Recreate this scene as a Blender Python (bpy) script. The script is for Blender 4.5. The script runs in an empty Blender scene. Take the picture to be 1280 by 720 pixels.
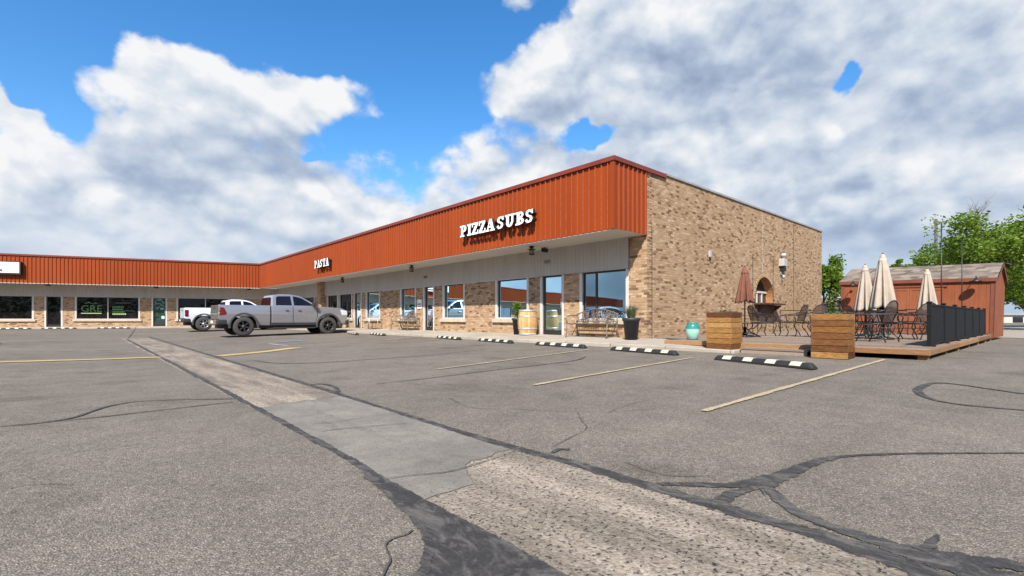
import bpy, bmesh, math, random
from mathutils import Vector, Matrix
R = math.radians
random.seed(7)
sc = bpy.context.scene
COL = sc.collection
# ------------------------------------------------------------------ camera
F_PX, HOR, YAW, EYE = 607.07, 397.56, 0.7251, 0.90
CA, SA = math.cos(YAW), math.sin(YAW)
cam = bpy.data.cameras.new('camera')
cam.sensor_width = 36; cam.lens = 36 * F_PX / 1280
cam.shift_y = (HOR - 360) / 1280
cam.clip_end = 2000; cam.clip_start = 0.05
camo = bpy.data.objects.new('camera', cam); COL.objects.link(camo)
camo.location = (0, 0, EYE); camo.rotation_euler = (R(90), 0, -YAW)
sc.camera = camo
# ------------------------------------------------------------------ light
SUN_T = Vector((.838, .60, -1.0)).normalized()          # direction the light travels
sun = bpy.data.lights.new('sun', 'SUN'); sun.energy = 5.0; sun.angle = R(0.5); sun.color = (1.0, .94, .84)
suno = bpy.data.objects.new('sun', sun); COL.objects.link(suno)
suno.rotation_euler = SUN_T.to_track_quat('-Z', 'Y').to_euler(); suno.location = (-20, -20, 30)
SUN_EL = math.asin(-SUN_T.z); SUN_AZ = math.atan2(-SUN_T.x, -SUN_T.y)
sc.view_settings.view_transform = 'Standard'; sc.view_settings.look = 'None'
sc.view_settings.exposure = 0.75; sc.view_settings.gamma = 1.0; sc.view_settings.use_curve_mapping = False
SKY_STRENGTH = 0.10; SKY_SAT = 1.30; SKY_VAL = 1.33; EXPF = 2 ** sc.view_settings.exposure

# ------------------------------------------------------------------ node helper
class NT:
    def __init__(s, tree): s.t = tree; s.n = tree.nodes; s.l = tree.links
    def node(s, typ, **kw):
        n = s.n.new(typ)
        for k, v in kw.items(): setattr(n, k, v)
        return n
    def put(s, sock, v):
        if v is None: return
        if isinstance(v, bpy.types.NodeSocket): s.l.new(v, sock)
        else:
            try: sock.default_value = v
            except Exception:
                sock.default_value = (v[0], v[1], v[2], 1) if len(v) == 3 else v
    def m(s, op, a, b=None, c=None, clamp=False):
        n = s.node('ShaderNodeMath', operation=op); n.use_clamp = clamp
        s.put(n.inputs[0], a); s.put(n.inputs[1], b); s.put(n.inputs[2], c); return n.outputs[0]
    def v(s, op, a, b=None):
        n = s.node('ShaderNodeVectorMath', operation=op); s.put(n.inputs[0], a)
        if op == 'SCALE': s.put(n.inputs[3], b)
        else: s.put(n.inputs[1], b)
        return n.outputs['Value'] if op in ('DOT_PRODUCT', 'LENGTH', 'DISTANCE') else n.outputs[0]
    def xyz(s, x, y, z):
        n = s.node('ShaderNodeCombineXYZ'); s.put(n.inputs[0], x); s.put(n.inputs[1], y); s.put(n.inputs[2], z); return n.outputs[0]
    def sep(s, v):
        n = s.node('ShaderNodeSeparateXYZ'); s.put(n.inputs[0], v); return n.outputs
    def noise(s, vec, scale, detail=4, rough=.5, dist=0, lac=2.0):
        n = s.node('ShaderNodeTexNoise'); s.put(n.inputs['Vector'], vec); n.inputs['Scale'].default_value = scale
        n.inputs['Detail'].default_value = detail; n.inputs['Roughness'].default_value = rough; n.inputs['Distortion'].default_value = dist
        n.inputs['Lacunarity'].default_value = lac
        return n.outputs[0]
    def mix(s, f, a, b, mode='MIX'):
        n = s.node('ShaderNodeMix', data_type='RGBA', blend_type=mode); n.clamp_result = False
        s.put(n.inputs[0], f); s.put(n.inputs[6], a); s.put(n.inputs[7], b); return n.outputs[2]
    def rng(s, v, a, b, c=0., d=1., smooth=False):
        n = s.node('ShaderNodeMapRange'); n.interpolation_type = 'SMOOTHSTEP' if smooth else 'LINEAR'
        s.put(n.inputs[0], v)
        for i, q in enumerate((a, b, c, d)): s.put(n.inputs[i + 1], q)
        return n.outputs[0]
    def ramp(s, f, stops, interp='LINEAR'):
        n = s.node('ShaderNodeValToRGB'); cr = n.color_ramp; cr.interpolation = interp
        while len(cr.elements) < len(stops): cr.elements.new(.5)
        for e, (p, c) in zip(cr.elements, stops): e.position = p; e.color = (c[0], c[1], c[2], 1)
        s.put(n.inputs[0], f); return n.outputs[0]

# ------------------------------------------------------------------ world: blue sky with cumulus
def px_dir(px, py):
    dx = px - 640
    return math.atan2(dx, F_PX), math.atan2(HOR - py, math.hypot(F_PX, dx))
def build_world():
    w = bpy.data.worlds.new('World'); sc.world = w; w.use_nodes = True
    t = w.node_tree; t.nodes.clear()
    # cloud density as a function of direction
    g = bpy.data.node_groups.new('cloud_density', 'ShaderNodeTree')
    g.interface.new_socket('Dir', in_out='INPUT', socket_type='NodeSocketVector')
    g.interface.new_socket('D', in_out='OUTPUT', socket_type='NodeSocketFloat'); g.interface.new_socket('N', in_out='OUTPUT', socket_type='NodeSocketFloat')
    q = NT(g); gi = q.node('NodeGroupInput'); go = q.node('NodeGroupOutput')
    d = q.v('NORMALIZE', gi.outputs[0])
    x, y, z = q.sep(d)[0:3]
    fr = q.v('DOT_PRODUCT', d, (SA, CA, 0)); rt = q.v('DOT_PRODUCT', d, (CA, -SA, 0))
    az = q.m('ARCTAN2', rt, fr); el = q.m('ARCSINE', z)
    ae = q.xyz(az, el, 0)
    # warp the outlines so that the banks do not read as ellipses
    wv = q.node('ShaderNodeTexNoise'); q.put(wv.inputs['Vector'], d); wv.inputs['Scale'].default_value = 5.0; wv.inputs['Detail'].default_value = 3
    ae = q.v('ADD', ae, q.v('SCALE', q.v('SUBTRACT', wv.outputs['Color'], (.5, .5, .5)), .13))
    wv = q.node('ShaderNodeTexNoise'); q.put(wv.inputs['Vector'], d); wv.inputs['Scale'].default_value = 17.0; wv.inputs['Detail'].default_value = 4
    ae = q.v('ADD', ae, q.v('SCALE', q.v('SUBTRACT', wv.outputs['Color'], (.5, .5, .5)), .085))
    ae = q.v('MULTIPLY', ae, (1, 1, 0))
    acc = None
    for (cx, cy, rx, ry, A) in CLOUDS:
        a, e = px_dir(cx, cy); k = F_PX / (1 + ((cx - 640) / F_PX) ** 2) ** -.5 * 1.0
        kk = math.hypot(F_PX, cx - 640)
        ra = rx * F_PX / kk ** 2; re = ry / kk
        dd = q.v('MULTIPLY', q.v('SUBTRACT', ae, (a, e, 0)), (1 / ra, 1 / re, 0))
        r2 = q.v('DOT_PRODUCT', dd, dd)
        ex = q.m('EXPONENT', q.m('MULTIPLY', q.m('POWER', r2, 1.5), -1))
        acc = q.m('MULTIPLY_ADD', ex, A, acc if acc is not None else -.42)
    low = q.rng(el, R(18), R(9), 0, .74, True)              # more cloud towards the horizon
    back = q.rng(q.m('ABSOLUTE', az), R(55), R(75), 0, .34, True)   # broken cloud all round
    acc = q.m('ADD', q.m('ADD', acc, low), back)
    sv = q.v('MULTIPLY', d, (1, 1, 1.4))
    n1 = q.noise(sv, 4.6, 12, .56, .20); n1s = q.noise(sv, 4.6, 7, .52, .20)
    n2 = q.noise(q.v('ADD', sv, (7.3, 1.1, 4.2)), 15.0, 8, .60, .3)
    wq = q.node('ShaderNodeTexNoise'); q.put(wq.inputs['Vector'], sv); wq.inputs['Scale'].default_value = 9.0; wq.inputs['Detail'].default_value = 5
    pv = q.v('ADD', sv, q.v('SCALE', q.v('SUBTRACT', wq.outputs['Color'], (.5, .5, .5)), .10))
    def puff(scale, sm_):
        n = q.node('ShaderNodeTexVoronoi', feature='F1'); n.inputs['Scale'].default_value = scale; q.put(n.inputs['Vector'], pv); return q.m('SUBTRACT', sm_, n.outputs['Distance'])
    pf = q.m('ADD', q.m('MULTIPLY', puff(9.5, .50), .32), q.m('MULTIPLY', puff(24.0, .50), .13))
    nz = q.m('ADD', q.m('ADD', q.m('MULTIPLY', q.m('SUBTRACT', n1, .5), 1.7), pf), q.m('MULTIPLY', q.m('SUBTRACT', n2, .5), .42))
    q.put(go.inputs[0], q.m('ADD', acc, nz)); q.put(go.inputs[1], q.m('ADD', q.m('MULTIPLY', n1s, 1.25), q.m('ADD', q.m('MULTIPLY', pf, 1.35), q.m('MULTIPLY', n2, .25))))
    T = NT(t)
    dirn = T.node('ShaderNodeTexCoord').outputs['Generated']
    def dens(v):
        n = T.node('ShaderNodeGroup'); n.node_tree = g; T.put(n.inputs[0], v); return n.outputs
    D0, N0 = dens(dirn)[0:2]
    D1, N1 = dens(T.v('ADD', dirn, (-.008, -.010, .022)))       # a step towards the sun and the zenith
    D2, N2 = dens(T.v('ADD', dirn, (-.025, -.03, .085)))
    alpha = T.rng(D0, -.12, .24, 0, 1, True)
    el = T.m('ARCSINE', T.sep(dirn)[2])
    edge = T.rng(D2, -.25, .25, .20, 0)                      # sunlit tops: open sky above them
    s = T.m('ADD', T.m('MULTIPLY', T.m('SUBTRACT', N0, N1), 1.15), T.m('MULTIPLY', T.m('SUBTRACT', N0, N2), .52))
    s = T.m('ADD', T.m('ADD', s, edge), T.m('ADD', T.rng(D0, .0, 1.2, .60, .48), T.rng(el, R(17), R(6), 0, .16)), clamp=True)
    def C(r, g_, b): return tuple(((v / 255 + .055) / 1.055) ** 2.4 / EXPF for v in (r, g_, b))
    cloud = T.ramp(s, [(0, C(150, 167, 194)), (.30, C(176, 191, 214)), (.58, C(206, 217, 231)), (.85, C(233, 237, 243)), (1, C(246, 247, 249))])
    sky = T.node('ShaderNodeTexSky', sky_type='NISHITA'); sky.sun_disc = False
    sky.sun_elevation = SUN_EL; sky.sun_rotation = SUN_AZ; sky.air_density = 1.0; sky.dust_density = .4; sky.ozone_density = 3.0
    hs = T.node('ShaderNodeHueSaturation'); hs.inputs['Saturation'].default_value = SKY_SAT; hs.inputs['Value'].default_value = SKY_VAL
    T.put(hs.inputs['Color'], sky.outputs[0])
    cloud = T.v('SCALE', cloud, 1 / SKY_STRENGTH)
    col = T.mix(alpha, hs.outputs[0], cloud)
    hz = T.rng(el, R(12), R(1), 0, .70, True)
    col = T.mix(hz, col, T.v('SCALE', C(180, 201, 226), 1 / SKY_STRENGTH))
    up = T.rng(el, R(-3), R(-.5), 0, 1)
    col = T.mix(up, T.v('SCALE', C(120, 115, 108), 1 / SKY_STRENGTH), col)
    bg = T.node('ShaderNodeBackground'); T.put(bg.inputs[0], col); bg.inputs[1].default_value = SKY_STRENGTH
    out = T.node('ShaderNodeOutputWorld'); T.l.new(bg.outputs[0], out.inputs[0])
    w.cycles.sampling_method = 'MANUAL'; w.cycles.sample_map_resolution = 512
CLOUDS = [  # centre and size as seen from the lot, weight
    (230, 110, 75, 42, .62), (320, 130, 130, 50, .62), (440, 128, 85, 24, .42), (120, 100, 40, 16, .2), (180, 160, 60, 30, .2),
    (0, 120, 36, 36, .85), (20, 150, 36, 26, .4), (30, 192, 44, 14, .35), (230, 210, 200, 45, .42), (60, 260, 200, 55, .40), (400, 245, 150, 60, .45),
    (650, 210, 110, 60, .75), (690, 90, 130, 45, .80), (620, 110, 60, 22, .35), (800, 40, 100, 80, .85),
    (1000, 60, 190, 110, .8), (900, 210, 160, 110, .8), (1200, 190, 200, 170, .8), (1250, 40, 120, 90, .6), (650, 4, 40, 12, .62),
    (1063, 93, 34, 26, -1.0), (742, 165, 28, 20, -.6), (560, 60, 60, 60, -.35), (60, 35, 300, 55, -.40), (540, 40, 150, 40, -.25), (395, 196, 24, 10, -.55), (510, 165, 30, 12, -.3), (75, 150, 26, 40, -.55),
]
build_world()

# ------------------------------------------------------------------ geometry helpers
def ray(px, py):
    xc = (px - 640) / F_PX
    return Vector((CA * xc + SA, -SA * xc + CA, -(py - HOR) / F_PX))
ORG = Vector((0, 0, EYE))
def on_z(px, py, z): r = ray(px, py); return ORG + r * ((z - EYE) / r.z)
def on_x(px, py, x): r = ray(px, py); return ORG + r * (x / r.x)
def on_y(px, py, y): r = ray(px, py); return ORG + r * (y / r.y)
def at_z(px, Z): r = ray(px, HOR); return ORG + r * Z
# the plan of the place (metres): street face of the shops at x = VF, end wall at y = U0
VFAS, U0, U1, ZT, ZB, VF = 10.4505, 7.7566, 41.3368, 5.147, 3.252, 11.9845
ZHEAD, ZWALL, LSIDE, TH = 2.346, 5.133, 15.19, -.3107
FLOOR = .33
G1, G2 = 1.268, 2.232
WD = Vector((-math.cos(TH), -math.sin(TH), 0)); WN = Vector((WD.y, -WD.x, 0)) * 1.0
if WN.y < 0: WN = -WN          # points away from the lot
W0 = Vector((VFAS, U1, 0))
def wing(t, back, z): return W0 + WD * t + WN * back + Vector((0, 0, z))
def sm(t): t = max(0, min(1, t)); return t * t * (3 - 2 * t)
def ground(x, y):
    if x > G2: gx = min(.022 * (x - G2), .195)
    elif x < G1: gx = min(.010 * (G1 - x), .14)
    else: gx = 0
    if x > 12: gx -= min(.05, (x - 12) * .004)
    P = Vector((x, y, 0)) - W0
    dist = -(P.dot(WN)) - .25          # in front of the wing's sidewalk
    t = sm(1 - dist / 15)
    return gx * (1 - t) + .165 * t
def gp(px, py):
    z = .08
    for _ in range(12):
        p = on_z(px, py, z); z = ground(p.x, p.y)
    return Vector((p.x, p.y, z))

class MB:
    def __init__(s): s.v = []; s.f = []; s.mi = []; s.sm = []
    def add(s, verts, faces, mi=0, M=None, smooth=False):
        o = len(s.v)
        for p in verts:
            p = Vector(p); s.v.append(M @ p if M else p)
        for f in faces: s.f.append([i + o for i in f]); s.mi.append(mi); s.sm.append(smooth)
        return s
    def quad(s, a, b, c, d, mi=0): return s.add([a, b, c, d], [(0, 1, 2, 3)], mi)
    def box(s, x0, x1, y0, y1, z0, z1, mi=0, M=None):
        return s.add([(x0, y0, z0), (x1, y0, z0), (x1, y1, z0), (x0, y1, z0), (x0, y0, z1), (x1, y0, z1), (x1, y1, z1), (x0, y1, z1)],
                     [(0, 3, 2, 1), (4, 5, 6, 7), (0, 1, 5, 4), (1, 2, 6, 5), (2, 3, 7, 6), (3, 0, 4, 7)], mi, M)
    def prism(s, poly, fn0, fn1, mi=0, caps=True):
        n = len(poly); a = [fn0(*p) for p in poly]; b = [fn1(*p) for p in poly]
        fs = [(i, (i + 1) % n, n + (i + 1) % n, n + i) for i in range(n)]
        if caps: fs += [tuple(range(n))[::-1], tuple(range(n, 2 * n))]
        return s.add(a + b, fs, mi)
    def tube(s, pts, r, n=6, mi=0, closed=False, M=None):
        pts = [Vector(p) for p in pts]; N = len(pts); vs = []; fs = []
        rad = r if isinstance(r, (list, tuple)) else [r] * N
        ref = None
        for i, p in enumerate(pts):
            if closed: tg = pts[(i + 1) % N] - pts[i - 1]
            else: tg = pts[min(i + 1, N - 1)] - pts[max(i - 1, 0)]
            tg = tg.normalized() if tg.length > 1e-9 else Vector((0, 0, 1))
            if ref is None:
                ref = Vector((0, 0, 1)) if abs(tg.z) < .9 else Vector((1, 0, 0))
            u = tg.cross(ref)
            if u.length < 1e-4: u = tg.orthogonal()
            u.normalize(); w = u.cross(tg).normalized(); ref = w
            for k in range(n):
                a = 2 * math.pi * k / n
                vs.append(p + (u * math.cos(a) + w * math.sin(a)) * rad[i])
        segs = N if closed else N - 1
        for i in range(segs):
            j = (i + 1) % N
            for k in range(n): fs.append((i * n + k, i * n + (k + 1) % n, j * n + (k + 1) % n, j * n + k))
        if not closed: fs.append(tuple(range(n))[::-1]); fs.append(tuple(range((N - 1) * n, N * n)))
        return s.add(vs, fs, mi, M, True)
    def lathe(s, prof, c=(0, 0, 0), n=20, mi=0, axis='z', M=None, smooth=True, caps=True):
        vs = []; fs = []
        for (r, h) in prof:
            for k in range(n):
                a = 2 * math.pi * k / n
                p = (r * math.cos(a), r * math.sin(a), h)
                if axis == 'y': p = (p[0], p[2], p[1])
                if axis == 'x': p = (p[2], p[0], p[1])
                vs.append((p[0] + c[0], p[1] + c[1], p[2] + c[2]))
        N = len(prof)
        for i in range(N - 1):
            for k in range(n): fs.append((i * n + k, i * n + (k + 1) % n, (i + 1) * n + (k + 1) % n, (i + 1) * n + k))
        if caps: fs.append(tuple(range(n))[::-1]); fs.append(tuple(range((N - 1) * n, N * n)))
        return s.add(vs, fs, mi, M, smooth)
    def build(s, name, mats, parent=None, world=False, bevel=0, seg=2, auto=None, side=0):
        me = bpy.data.meshes.new(name); vs = s.v
        if parent is not None and world:
            I = parent.matrix_basis.inverted() if parent.parent is None else (parent.parent.matrix_basis @ parent.matrix_basis).inverted()
            vs = [I @ p for p in vs]
        me.from_pydata([tuple(p) for p in vs], [], s.f)
        if not isinstance(mats, (list, tuple)): mats = [mats]
        for m in mats: me.materials.append(m)
        me.polygons.foreach_set('material_index', s.mi); me.polygons.foreach_set('use_smooth', s.sm)
        bm = bmesh.new(); bm.from_mesh(me); bmesh.ops.recalc_face_normals(bm, faces=bm.faces)
        if side:
            K = [(.46, .062), (.60, .034), (.78, .016), (.965, 0), (.985, .004), (1.12, .012), (1.24, .030), (1.36, .058)]
            for z, _ in K[1:-1]: bmesh.ops.bisect_plane(bm, geom=bm.verts[:] + bm.edges[:] + bm.faces[:], plane_co=(0, 0, z), plane_no=(0, 0, 1))
            for v in bm.verts:
                if abs(v.co.y) > side - .12:
                    z = max(.46, min(1.36, v.co.z))
                    for (za, ka), (zb, kb) in zip(K, K[1:]):
                        if za <= z <= zb: k = ka + (kb - ka) * (z - za) / (zb - za); break
                    v.co.y -= math.copysign(k, v.co.y)
        bm.to_mesh(me); bm.free()
        me.update()
        o = bpy.data.objects.new(name, me); COL.objects.link(o)
        if parent is not None: o.parent = parent
        if bevel:
            b = o.modifiers.new('bevel', 'BEVEL'); b.width = bevel; b.segments = seg; b.limit_method = 'ANGLE'; b.angle_limit = R(35)
            b.harden_normals = False
        return o
def tag(o, label=None, cat=None, group=None, kind=None):
    if label: o['label'] = label
    if cat: o['category'] = cat
    if group: o['group'] = group
    if kind: o['kind'] = kind
    return o
def thing(name, label, cat, loc=(0, 0, 0), rz=0, group=None):
    o = bpy.data.objects.new(name, None); COL.objects.link(o); o.location = loc; o.rotation_euler = (0, 0, rz)
    o.empty_display_size = .2
    o.matrix_basis = Matrix.Translation(Vector(loc)) @ Matrix.Rotation(rz, 4, 'Z')
    return tag(o, label, cat, group)
def copy_tree(o, parent=None):
    c = o.copy(); COL.objects.link(c); c.parent = parent
    for ch in list(o.children): copy_tree(ch, c)
    return c
def place(o, loc, rz, label, group=None):
    o.matrix_basis = Matrix.Translation(Vector(loc)) @ Matrix.Rotation(rz, 4, 'Z')
    o['label'] = label
    if group: o['group'] = group
    return o

# ------------------------------------------------------------------ materials
MATS = {}
def mat(name, color=(.5, .5, .5), rough=.6, metal=0, spec=.5, coat=0, fn=None, bump=None):
    m = bpy.data.materials.new(name); m.use_nodes = True; t = m.node_tree
    b = t.nodes['Principled BSDF']; b.inputs['Base Color'].default_value = (*color, 1)
    b.inputs['Roughness'].default_value = rough; b.inputs['Metallic'].default_value = metal
    b.inputs['Specular IOR Level'].default_value = spec; b.inputs['Coat Weight'].default_value = coat
    if fn: fn(NT(t), b)
    MATS[name] = m; return m
def obj_co(T): return T.node('ShaderNodeTexCoord').outputs['Object']
def pos(T): return T.node('ShaderNodeNewGeometry').outputs['Position']
def bump(T, b, h, strength=.3, dist=.02):
    n = T.node('ShaderNodeBump'); n.inputs['Strength'].default_value = strength; n.inputs['Distance'].default_value = dist
    T.put(n.inputs['Height'], h); T.l.new(n.outputs[0], b.inputs['Normal'])
def dirty(color, amt=.25, scale=3.0, rough=.6, streak=False, **kw):
    def fn(T, b):
        p = pos(T)
        if streak: p = T.v('MULTIPLY', p, (1, 1, .15))
        n = T.noise(p, scale, 6, .6); n2 = T.noise(p, scale * 12, 3, .5)
        f = T.m('ADD', T.rng(n, .3, .7, 1 - amt, 1 + amt * .5), T.rng(n2, .3, .7, -amt * .3, amt * .3))
        T.put(b.inputs['Base Color'], T.v('SCALE', (color[0], color[1], color[2]), f))
        T.put(b.inputs['Roughness'], T.rng(n2, .3, .7, max(.05, rough - .1), min(1, rough + .1)))
    return fn
def m_dirty(name, color, amt=.25, scale=3.0, rough=.6, streak=False, **kw): return mat(name, color, rough, fn=dirty(color, amt, scale, rough, streak), **kw)

def asphalt_fn(T, b):
    p = pos(T)
    vo = T.node('ShaderNodeTexVoronoi'); vo.inputs['Scale'].default_value = 135; T.put(vo.inputs['Vector'], p)
    wn = T.node('ShaderNodeTexWhiteNoise', noise_dimensions='3D'); T.put(wn.inputs['Vector'], vo.outputs['Position'])
    stone = T.ramp(wn.outputs['Value'], [(0, (.070, .0605, .051)), (.25, (.158, .1345, .108)), (.6, (.226, .193, .155)), (.88, (.284, .244, .197)), (1, (.42, .37, .315))])
    binder = (.130, .112, .090, 1)
    edge = T.rng(vo.outputs['Distance'], .30, .62, 0, 1)
    c = T.mix(T.m('MULTIPLY', edge, .8), stone, binder)
    big = T.noise(p, .35, 5, .6); mid = T.noise(p, 2.6, 5, .65); fine = T.noise(p, 28, 4, .7)
    tr = T.noise(T.v('MULTIPLY', p, (.25, 1.2, 1)), 1.3, 4, .6)
    f = T.m('MULTIPLY', T.rng(big, .3, .7, .86, 1.14), T.m('MULTIPLY', T.rng(mid, .3, .7, .87, 1.13), T.rng(fine, .25, .75, .74, 1.26)))
    f = T.m('MULTIPLY', f, T.rng(tr, .35, .7, .93, 1.05))
    # oil stains
    st = T.noise(p, .9, 3, .5); f = T.m('MULTIPLY', f, T.rng(st, .57, .70, 1, .78, True))
    c = T.v('SCALE', c, T.m('MULTIPLY', f, .95))
    T.put(b.inputs['Base Color'], c)
    h = T.m('ADD', T.m('MULTIPLY', vo.outputs['Distance'], -1), T.m('MULTIPLY', fine, 1.2))
    bump(T, b, h, .6, .008)
M_asphalt = mat('asphalt', rough=.92, spec=.25, fn=asphalt_fn)
def gutter_fn(T, b):
    p = pos(T)
    vo = T.node('ShaderNodeTexVoronoi'); vo.inputs['Scale'].default_value = 75; T.put(vo.inputs['Vector'], T.v('ADD', p, T.v('SCALE', T.node('ShaderNodeTexNoise').outputs['Color'], .01)))
    wn = T.node('ShaderNodeTexWhiteNoise', noise_dimensions='3D'); T.put(wn.inputs['Vector'], vo.outputs['Position'])
    c = T.ramp(wn.outputs['Value'], [(0, (.21, .175, .135)), (.3, (.28, .228, .174)), (.65, (.335, .274, .21)), (1, (.39, .335, .27))])
    pit = T.noise(p, 46, 3, .6); pitm = T.rng(pit, .59, .645, 0, .95)
    c = T.v('SCALE', T.mix(pitm, c, (.045, .04, .036, 1)), .90)
    big = T.noise(p, .8, 5, .6); wear = T.noise(T.v('MULTIPLY', p, (4.0, .6, 1)), 1.0, 5, .6)
    f = T.m('MULTIPLY', T.rng(big, .3, .7, .84, 1.12), T.rng(wear, .38, .62, 1.12, .62))
    T.put(b.inputs['Base Color'], T.v('SCALE', c, f))
    bump(T, b, T.m('SUBTRACT', T.m('MULTIPLY', vo.outputs['Distance'], -.6), T.m('MULTIPLY', pitm, 1.0)), .7, .008)
M_gutter = mat('worn_concrete', rough=.9, spec=.25, fn=gutter_fn)
def slab_fn(T, b):
    p = pos(T); n = T.noise(p, 1.4, 6, .65); f = T.noise(p, 90, 4, .7); m = T.noise(p, 9, 5, .7); k = T.noise(p, 55, 2, .5); w = T.noise(T.v('MULTIPLY', p, (3.5, .5, 1)), 1.2, 6, .65)
    vo = T.node('ShaderNodeTexVoronoi', feature='DISTANCE_TO_EDGE'); vo.inputs['Scale'].default_value = .42
    T.put(vo.inputs['Vector'], T.v('ADD', p, T.v('SCALE', T.xyz(T.noise(p, 3, 5, .7), T.noise(T.v('ADD', p, (9, 3, 1)), 3, 5, .7), 0), .5)))
    c = T.v('SCALE', (.195, .175, .146), T.m('MULTIPLY', T.rng(n, .3, .7, .72, 1.20), T.m('MULTIPLY', T.rng(f, .25, .75, .78, 1.22), T.rng(m, .3, .7, .86, 1.13))))
    c = T.mix(T.rng(k, .62, .68, 0, .75), c, (.07, .063, .055, 1)); c = T.mix(T.rng(w, .5, .68, 0, .45), c, (.115, .103, .09, 1))
    c = T.mix(T.rng(vo.outputs['Distance'], .0015, .0035, .45, 0), c, (.045, .04, .035, 1))
    T.put(b.inputs['Base Color'], c); bump(T, b, f, .4, .004)
M_slab = mat('smooth_concrete', rough=.85, spec=.3, fn=slab_fn)
def walk_fn(T, b):
    p = pos(T); n = T.noise(p, 1.1, 6, .65); f = T.noise(p, 60, 4, .7)
    c = T.v('SCALE', (.37, .32, .26), T.m('MULTIPLY', T.rng(n, .3, .7, .76, 1.12), T.rng(f, .25, .75, .85, 1.15)))
    y = T.sep(p)[1]; jt = T.m('FRACT', T.m('DIVIDE', y, 1.5)); c = T.mix(T.m('MULTIPLY', T.m('LESS_THAN', jt, .012), .7), c, (.08, .07, .06, 1))
    T.put(b.inputs['Base Color'], c); bump(T, b, f, .3, .004)
M_walk = mat('sidewalk_concrete', rough=.88, spec=.3, fn=walk_fn)
def tar_fn(T, b):
    p = pos(T); n = T.noise(p, 7, 6, .7, 1.5); f = T.noise(p, 70, 4, .7); d = T.noise(T.v('MULTIPLY', p, (2.2, 1, 1)), 2.6, 6, .72, 2.5)
    c = T.ramp(n, [(0, (.022, .020, .019)), (.5, (.040, .037, .034)), (1, (.095, .087, .078))])
    c = T.mix(T.rng(d, .47, .62, 0, .85), c, (.115, .104, .092, 1))
    c = T.v('SCALE', c, T.rng(f, .3, .7, .75, 1.25)); T.put(b.inputs['Base Color'], c); bump(T, b, T.m('ADD', f, n), .5, .006)
    T.put(b.inputs['Roughness'], T.rng(n, .3, .7, .55, .85))
M_tar0 = mat('poured_sealant', rough=.7, spec=.25, fn=tar_fn)
M_tar = mat('crack_sealant', rough=.7, spec=.25, fn=tar_fn)
def ragged(m, wear, scale, soft):
    """poured tar and old paint break up towards their edges so that the asphalt below shows through"""
    t = m.node_tree; T = NT(t); b = t.nodes['Principled BSDF']; out = t.nodes['Material Output']
    u = T.sep(T.node('ShaderNodeUVMap').outputs[0])[0]; e = T.m('SUBTRACT', .5, T.m('ABSOLUTE', T.m('SUBTRACT', u, .5)))
    p = pos(T); n = T.m('ADD', T.noise(p, scale, 6, .75), T.m('MULTIPLY', T.noise(p, 3.5, 4, .6), .6))
    a = T.rng(T.m('ADD', T.m('MULTIPLY', T.m('SUBTRACT', n, .8), 1.4), T.m('MULTIPLY', e, soft)), wear - .07, wear + .10, 0, 1, True)
    tr = T.node('ShaderNodeBsdfTransparent'); mx = T.node('ShaderNodeMixShader'); T.put(mx.inputs[0], a)
    T.l.new(tr.outputs[0], mx.inputs[1]); T.l.new(b.outputs[0], mx.inputs[2]); T.l.new(mx.outputs[0], out.inputs[0]); return m
def worn_paint(name, color, wear=.30):
    def fn(T, b):
        p = pos(T); n = T.noise(p, 34, 5, .75); d = T.noise(p, 3.0, 4, .6)
        w = T.rng(T.m('ADD', n, T.m('MULTIPLY', d, .5)), .62, .90, .05, .9)
        T.put(b.inputs['Base Color'], T.mix(T.m('MULTIPLY', w, .55), (*color, 1), (.19, .165, .14, 1)))
    return ragged(mat(name, color, .85, spec=.25, fn=fn), wear, 38, 1.6)
ragged(M_tar, .16, 26, 1.9)
M_yellow = worn_paint('faded_yellow_paint', (.46, .33, .13), .12)
M_pale = worn_paint('faded_cream_paint', (.42, .33, .20))
M_bluep = worn_paint('faded_blue_paint', (.16, .21, .30))
M_whitep = worn_paint('faded_white_paint', (.45, .43, .40))

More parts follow.
